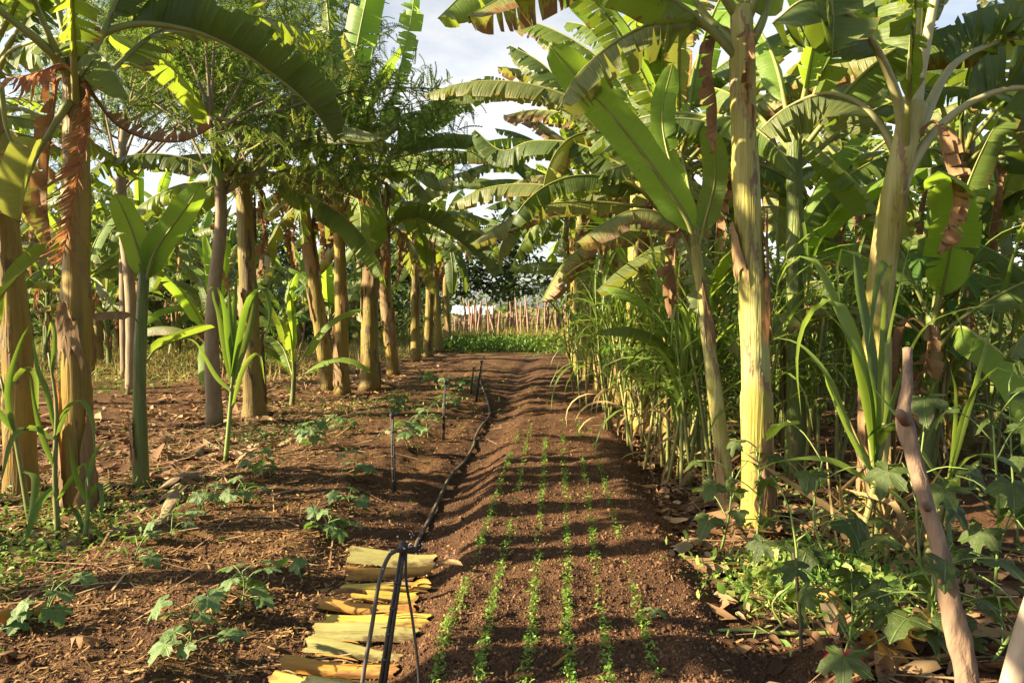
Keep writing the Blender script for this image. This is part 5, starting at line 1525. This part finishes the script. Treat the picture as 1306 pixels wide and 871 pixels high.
# vine trailing over the path edge
root = thing('trailing_vine', gp(1000, 815), 'green vine trailing from the right over the edge of the path', 'vine')
mb = MB()
d = depth(gp(1000, 815))
v1 = PP([(1150, 800), (1080, 806), (1010, 808), (950, 803), (915, 804)], (d, d + .05)); tube(mb, spline(v1, 24), [.012, .011, .008], 7)
for c in ([(1025, 808), (1000, 830), (990, 850)], [(965, 804), (955, 830), (948, 868)], [(930, 803), (920, 830), (905, 840)], [(1000, 800), (985, 770), (1010, 745)]):
    tube(mb, spline(PP(c, d), 8), [.006, .004], 6)
mb.build('vine_stem', M['herb_stem'], root)
for i, (x, y, s_, t_) in enumerate([(985, 855, .12, .9), (960, 862, .13, 1.2), (905, 842, .10, 1.0), (900, 815, .09, .9), (1012, 842, .12, .8), (945, 848, .08, 1.2)]):
    leaf_at('leaf', LOB5D, root, P(x, y, d - .05), s_, i * 1.3, t_, 'squash')
# a single cut leaf on the bed
b = gp(838, 785)
root = thing('cut_leaf', b + Vector((0, 0, .02)), 'single pale green lobed leaf lying on the seedling bed', 'leaf')
leaf_at('leaf_blade', LOB5D, root, b + Vector((-.03, 0, .03)), .15, -1.3, .12, 'squash')

# large dry leaves lying about, each one a thing
def dry_leaf(pxs, W, label, seed, mat='dry_pale', lift=.03, curl=1.2):
    rn = random.Random(seed)
    W = W * 1.35 if seed not in (15, 18) else W; lift = lift * (1.4 if seed < 7 else 1.2)
    pts = [gp(x, y) + Vector((0, 0, lift * (1 + .8 * math.sin(i * 2 + seed)))) for i, (x, y) in enumerate(pxs)]
    root = thing('fallen_leaf', pts[0], label, 'dry leaf', 'big dry leaves on the ground')
    mb = MB(); d_ = pts[-1] - pts[0]
    blade(mb, spline(pts, 14), W, rn, Vector((d_.y, -d_.x, 0)).normalized(), pet=0.02, fold=-.1, curl=curl, tear=.12, ragged=.3, spread=.35, wave=.3)
    mb.build('leaf_blade', M[mat], root)
dry_leaf([(-10, 815), (30, 795), (70, 768)], .075, 'curled yellow brown dry leaf at the lower left edge', 1, 'slab_orange', .05, 1.6)
dry_leaf([(40, 705), (100, 690), (165, 672)], .10, 'broad pale dry leaf below the stout golden trunk', 2)
dry_leaf([(150, 700), (195, 678), (225, 650)], .06, 'dark edged dry leaf folded beside the broad pale one', 3)
dry_leaf([(175, 610), (215, 600), (260, 575)], .10, 'crumpled pale dry leaf beside the young banana', 4)
dry_leaf([(195, 630), (225, 618), (262, 606)], .10, 'wide grey dry leaf lying over the heap', 5)
dry_leaf([(205, 660), (220, 640), (232, 615)], .08, 'ragged grey dry leaf at the front of the heap', 6)
dry_leaf([(85, 830), (110, 825), (130, 815)], .05, 'small dark rotten leaf on bare soil at lower left', 7, 'dead')
dry_leaf([(0, 850), (20, 835), (40, 838)], .08, 'dark wet dead leaf in the lower left corner', 8, 'dead', .02)
dry_leaf([(1105, 850), (1140, 835), (1175, 838), (1200, 862)], .10, 'big orange dry leaf bent over in front of the bare branch', 9, 'slab_orange', .12, 1.0)
dry_leaf([(1085, 840), (1110, 858), (1130, 875)], .06, 'dry brown leaf strip under the orange leaf', 10, 'dead', .06)
dry_leaf([(870, 660), (895, 640), (925, 632)], .08, 'bleached dry leaf at the right path edge', 11, 'sheath', .04)
dry_leaf([(905, 690), (880, 700), (850, 712)], .05, 'thin dry leaf strip on the right path edge', 12)
dry_leaf([(1020, 770), (1060, 785), (1090, 800)], .05, 'orange dry strip in the heap of cut greens', 13, 'slab_orange', .07)
dry_leaf([(1200, 545), (1240, 560), (1290, 575)], .14, 'dry leaf in the sun at the right edge', 14)
dry_leaf([(640, 590), (655, 585), (668, 583)], .03, 'short dry chip at the left of the bed', 15)
dry_leaf([(255, 560), (290, 575), (330, 580)], .07, 'dry leaf below the grey trunk', 16)
dry_leaf([(475, 548), (500, 551), (520, 552)], .05, 'pale dry leaf in the sun by the first stake', 17)
dry_leaf([(700, 855), (725, 840), (742, 828)], .012, 'thin orange twig of dry leaf on the bed', 18, 'slab_orange', .012)
b = gp(1070, 855)
root = thing('red_wrapper', b + Vector((0, 0, .03)), 'crumpled red wrapper under the leaves at lower right', 'wrapper')
mb = MB(); blade(mb, spline([b + Vector((-.09, 0, .04)), b + Vector((0, 0, .06)), b + Vector((.10, -.02, .035))], 10), .05, random.Random(3), (0, 1, 0), pet=0, fold=-.2, curl=1.2, tear=0, wave=.8); mb.build('crumpled_foil', M['red_wrap'], root)

# ================================================================== STUFF
rg = np.random.default_rng(11)
def up(x, y, dz=0.0): return np.stack([x, y, gz_np(x, y) + dz], 1)
# six seedling rows
rows = [((560, 850), (640, 612)), ((613, 850), (667, 595)), ((671, 850), (694, 595)), ((726, 830), (719, 600)), ((773, 830), (745, 605)), ((823, 815), (768, 605))]
names = ['leftmost seedling row on the bed, nearest the furrow', 'second seedling row from the furrow', 'third seedling row, thin with gaps', 'fourth seedling row, the longest and densest', 'fifth seedling row from the furrow', 'sixth seedling row, at the right shoulder of the bed']
for i, (a, b_) in enumerate(rows):
    A, B = gp(*a), gp(*b_)
    A = A + (A - B) * .12; B = B + (B - A) * .7
    n = 2200
    t = rg.random(n) ** 1.15
    dens = vnoise(t * 16, np.full(n, i * 3.3), 20) * .8 + .42 + (.12 if i == 3 else 0) - .30 * t
    keep = rg.random(n) < np.clip(dens * 1.6, 0.02, 1)
    t = t[keep]; n = len(t)
    x = A.x + (B.x - A.x) * t + rg.normal(0, .013, n) + .02 * vnoise(t * 9, t * 0 + i, 22); y = A.y + (B.y - A.y) * t + rg.normal(0, .02, n)
    p = up(x, y, .0); p[:, 2] += rg.uniform(.006, .042, n)
    ob = scatter('seedling_row', TPL_LEAF, p, rotz_tilt(n, rg, .45), rg.uniform(.011, .025, n), M['seedling'], seed=30 + i)
    tag(ob, names[i], 'seedlings', 'seedling rows on the bed', 'stuff')

# soil clods
n = 90000
y = 2.7 + rg.exponential(2.6, n); x = rg.uniform(-3.4, 1.5, n)
k = (y < 14); x, y = x[k], y[k]; n = len(x)
sz = np.clip(rg.lognormal(-5.25, .5, n), .0028, .026)
keep = (np.abs(x) < .9) | (rg.random(n) < .5)
x, y, sz = x[keep], y[keep], sz[keep]; n = len(x)
tag(scatter('soil_clods', TPL_OCT, up(x, y, 0), rotz_tilt(n, rg, 1), sz[:, None] * rg.uniform(.6, 1.2, (n, 3)), M['clod'], jitter=.2, smooth=False), 'brown soil crumbs over the beds', 'soil', kind='stuff')
# straw and chaff on the left bed, sparse elsewhere
n = 60000
y = 2.7 + rg.gamma(1.5, 3.2, n); x = rg.uniform(-4.6, 1.6, n)
pr = np.where(x < -1.15, .9, .10) * np.clip(.45 + 1.3 * vnoise(x * 1.1, y * 1.1, 31), .05, 1)
k = (rg.random(n) < pr) & (y < 20); x, y = x[k], y[k]; n = len(x)
tag(scatter('straw_chaff', TPL_SLIVER, up(x, y, .006), rotz_tilt(n, rg, .28), np.stack([rg.uniform(.03, .10, n), rg.uniform(.015, .065, n), np.full(n, .04)], 1), M['chaff']), 'fine chopped straw over the left bed', 'straw', kind='stuff')
# longer straws
n = 4200
y = 3 + rg.gamma(1.6, 3.6, n); x = np.where(rg.random(n) < .7, rg.normal(-4.4, 1.1, n), np.abs(rg.normal(0, .75, n)) + 1.0)
tag(scatter('dry_stalks', TPL_SLIVER, up(x, y, .02), rotz_tilt(n, rg, .12), np.stack([rg.uniform(.05, .12, n), rg.uniform(.15, .55, n), np.full(n, .1)], 1), M['litter'], tone=rg.uniform(.4, 1, n)), 'dry stalks lying along both tree rows', 'straw', kind='stuff')
# leaf litter along rows
n = 13000
y = 2.9 + rg.gamma(1.7, 4.0, n)
side = rg.random(n)
x = np.where(side < .5, rg.normal(-5.0, 1.5, n), np.where(side < .88, rg.normal(1.55, .42, n) - .02 * y, rg.normal(4.5, 1.6, n)))
k = (x < -3.0) | (x > .80 - .012 * y); x, y = x[k], y[k]; n = len(x)
tag(scatter('leaf_litter', TPL_CURL, up(x, y, .012), rotz_tilt(n, rg, .35), np.stack([s_ := rg.lognormal(-3.0, .5, n), s_ * rg.uniform(.8, 2.2, n), s_], 1), M['litter'], jitter=.1), 'brown dry leaf litter under both tree rows', 'leaf litter', kind='stuff')
# herbs: low green plants
def herbs(name, label, n, fx, fy, size, mat, hmax, tpl=TPL_LEAF, seed=1, mask=None, tilt=.5, kind='stuff'):
    r2 = np.random.default_rng(seed)
    x, y = fx(r2, n), fy(r2, n)
    k = np.ones(n, bool) if mask is None else mask(x, y, r2)
    x, y = x[k], y[k]; m_ = len(x)
    p = up(x, y); p[:, 2] += hmax * r2.random(m_) ** 1.3
    return tag(scatter(name, tpl, p, rotz_tilt(m_, r2, tilt), size * r2.uniform(.5, 1.3, m_), M[mat], seed=seed), label, 'greenery', kind=kind)
def disc(cx, cy, rx, ry): return (lambda r2, n: r2.normal(cx, rx, n), lambda r2, n: r2.normal(cy, ry, n))
a = gp(15, 720); f = disc(a.x - .15, a.y, .42, .7); herbs('ground_cover', 'low green weeds at the left edge in front of the trunks', 2600, f[0], f[1], .045, 'weed', .13, seed=50)
a = gp(100, 640); f = disc(a.x, a.y, .7, .4); herbs('ground_cover', 'low leafy weeds round the foot of the stout golden trunk', 700, f[0], f[1], .045, 'weed', .10, seed=51)
a = gp(350, 560); f = disc(a.x, a.y, .55, .5); herbs('ground_cover', 'dark low weeds in front of the wide footed banana', 1000, f[0], f[1], .05, 'weed_dark', .10, seed=52)
a = gp(440, 525); f = disc(a.x, a.y, .9, .9); herbs('ground_cover', 'sunlit weeds along the foot of the left row', 700, f[0], f[1], .05, 'cut_green', .08, seed=53)
a = gp(520, 500); f = disc(a.x, a.y, 1.2, 3); herbs('ground_cover', 'weeds scattered far down the left bed', 800, f[0], f[1], .05, 'weed', .08, seed=54)
a = gp(1000, 760); f = disc(a.x + .22, a.y + .05, .24, .24); herbs('cut_greens', 'heap of bright cut greens by the right path edge', 420, f[0], f[1], .07, 'cut_green', .12, TPL_CURL, seed=55, tilt=.9)
herbs('cut_greens', 'fine green shreds scattered through the heap at right', 4200, f[0], f[1], .05, 'cut_green', .12, TPL_BLADE3, seed=155, tilt=.8)
herbs('cut_stalks', 'pale cut stalks mixed in the heap of greens', 260, f[0], f[1], .22, 'cut_green', .12, TPL_BLADE, seed=56, tilt=.25)
f = disc(1.9, 5.6, .5, 1.0); herbs('ground_cover', 'green weeds between the right hand trunks', 1300, f[0], f[1], .045, 'far_leaf', .22, seed=57, mask=lambda x, y, r: x > 1.0)
herbs('undergrowth', 'leafy undergrowth through the right thicket', 26000, lambda r, n: r.uniform(1.5, 9, n), lambda r, n: r.uniform(7.0, 22, n), .10, 'far_leaf', .8, seed=58, mask=lambda x, y, r: (vnoise(x * .7, y * .7, 40) > -.12) & (x > 1.4 - .02 * y) & ~((x > 2.0) & (x < 3.9) & (y > 6) & (y < 9.5)))
herbs('undergrowth', 'tall leafy growth at the back of the right thicket', 26000, lambda r, n: r.uniform(1.2, 24, n), lambda r, n: r.uniform(16, 34, n), .16, 'far_leaf', 2.6, seed=59, mask=lambda x, y, r: (vnoise(x * .35, y * .35, 41) > -.2))
herbs('undergrowth', 'green growth round the edge of the left clearing', 22000, lambda r, n: r.uniform(-34, -7, n), lambda r, n: r.uniform(24, 46, n), .17, 'far_leaf', 2.4, seed=60, mask=lambda x, y, r: (vnoise(x * .3, y * .3, 42) > -.05) & (((y > 38) & (x < -12)) | (x < -19)))
herbs('clearing_grass', 'bright yellow green grass in the left clearing', 42000, lambda r, n: r.uniform(-26, -4.8, n), lambda r, n: r.uniform(15.5, 42, n), .34, 'grass', .05, TPL_BLADE, seed=61, tilt=1.1)
herbs('clearing_weeds', 'low green weeds across the left clearing', 26000, lambda r, n: r.uniform(-24, -4.6, n), lambda r, n: r.uniform(13, 40, n), .09, 'weed', .22, seed=62, mask=lambda x, y, r: vnoise(x * .6, y * .6, 43) > -.05 + .12 * (y < 17))
# far end of the bed: green weeds, then straw-coloured grass
herbs('weed_patch', 'bright green weeds across the end of the bed', 5200, lambda r, n: r.uniform(-4.2, 1.6, n), lambda r, n: r.uniform(26.4, 30.5, n), .15, 'weed', .42, seed=63, tilt=.8)
herbs('tall_grass', 'yellow green tall grass in front of the stick fence', 9000, lambda r, n: r.uniform(-7, 3.2, n), lambda r, n: r.uniform(29.5, 37.5, n), .55, 'grass', .25, TPL_BLADE, seed=64, tilt=1.0)
herbs('tall_grass', 'dry tall grass behind the stick fence', 5000, lambda r, n: r.uniform(-12, 6, n), lambda r, n: r.uniform(40, 46, n), .8, 'grass', .9, TPL_BLADE, seed=65, tilt=1.0)

herbs('tree_line', 'low green line of far trees along the horizon', 9000, lambda r, n: r.uniform(-110, 90, n), lambda r, n: r.uniform(95, 120, n), .95, 'far_leaf', 5.0, seed=66)
# ================================================================== FAR END: stick fence, shed
root = thing('stick_fence', (-2, 38.5, 0), 'long fence of upright crooked sticks at the far end of the path', 'fence')
rn = random.Random(77)
for i in range(96):
    x = -5.6 + 6.4 * i / 95 + rn.gauss(0, .09)
    h = rn.uniform(1.0, 2.05) * (0.55 if x < -4.6 else 1.0)
    y0 = 38.5 + rn.gauss(0, .28)
    z0 = gz(x, y0)
    mb = MB(); l = rn.gauss(0, .42) if rn.random() < .35 else rn.gauss(0, .09)
    tube(mb, spline([Vector((x, y0, z0 - .05)), Vector((x + l * .5 + rn.gauss(0, .03), y0, z0 + h * .5)), Vector((x + l, y0 + rn.gauss(0, .05), z0 + h))], 5), [rn.uniform(.04, .075), .05, .03], 6)
    mb.build('stick', M['stick'], root)
for z in (.55, 1.15):
    mb = MB(); tube(mb, spline([Vector((-5.7, 38.4, z * .6)), Vector((-4, 38.36, z * .8)), Vector((-1.6, 38.38, z - .08)), Vector((.9, 38.4, z + .05))], 20), [.03, .03], 6); mb.build('rail', M['stick'], root)
def box(mb, c, s):
    c = Vector(c); i = []
    for z in (-1, 1):
        for (a, b_) in ((-1, -1), (1, -1), (1, 1), (-1, 1)):
            i.append(mb.vert(c + Vector((a * s[0] / 2, b_ * s[1] / 2, z * s[2] / 2))))
    for f in ((0, 3, 2, 1), (4, 5, 6, 7), (0, 1, 5, 4), (1, 2, 6, 5), (2, 3, 7, 6), (3, 0, 4, 7)): mb.face([i[k] for k in f])
root = thing('low_shelter', (-4.9, 43, 0), 'low shelter with a pale blue sheet roof just beyond the stick fence', 'shelter')
mb = MB(); box(mb, (-4.9, 43.2, .55), (2.0, 1.8, 1.1)); mb.build('wall', M['wall'], root, False)
mb = MB()
n = 26; g = []
for i in range(n + 1):
    x = -6.1 + 2.4 * i / n; dz = .03 * math.cos(i * math.pi) + .05 * math.sin(i * .5)
    g.append((mb.vert((x, 42.0, 1.12 + dz)), mb.vert((x, 44.3, 1.55 + dz))))
for a, b_ in zip(g, g[1:]): mb.face((a[0], b_[0], b_[1], a[1]))
mb.build('roof', M['roof'], root, True)
for x in (-5.95, -3.85):
    mb = MB(); tube(mb, [Vector((x, 42.05, -.05)), Vector((x, 42.05, .6)), Vector((x, 42.05, 1.14))], [.05, .04, .04], 7); mb.build('roof_post', M['stick'], root)

# ------------------------------------------------------------------ render settings
sc.view_settings.view_transform = 'Standard'
sc.view_settings.look = 'None'
sc.view_settings.exposure = 2.0
sc.view_settings.gamma = 1.0
sc.view_settings.use_curve_mapping = False
sc.render.engine = 'CYCLES'
sc.cycles.max_bounces = 8
sc.cycles.diffuse_bounces = 4
sc.cycles.glossy_bounces = 2
sc.cycles.transmission_bounces = 6
sc.cycles.transparent_max_bounces = 4
sc.cycles.caustics_reflective = False
sc.cycles.caustics_refractive = False
sc.cycles.use_denoising = True
sc.cycles.sample_clamp_indirect = 6.0
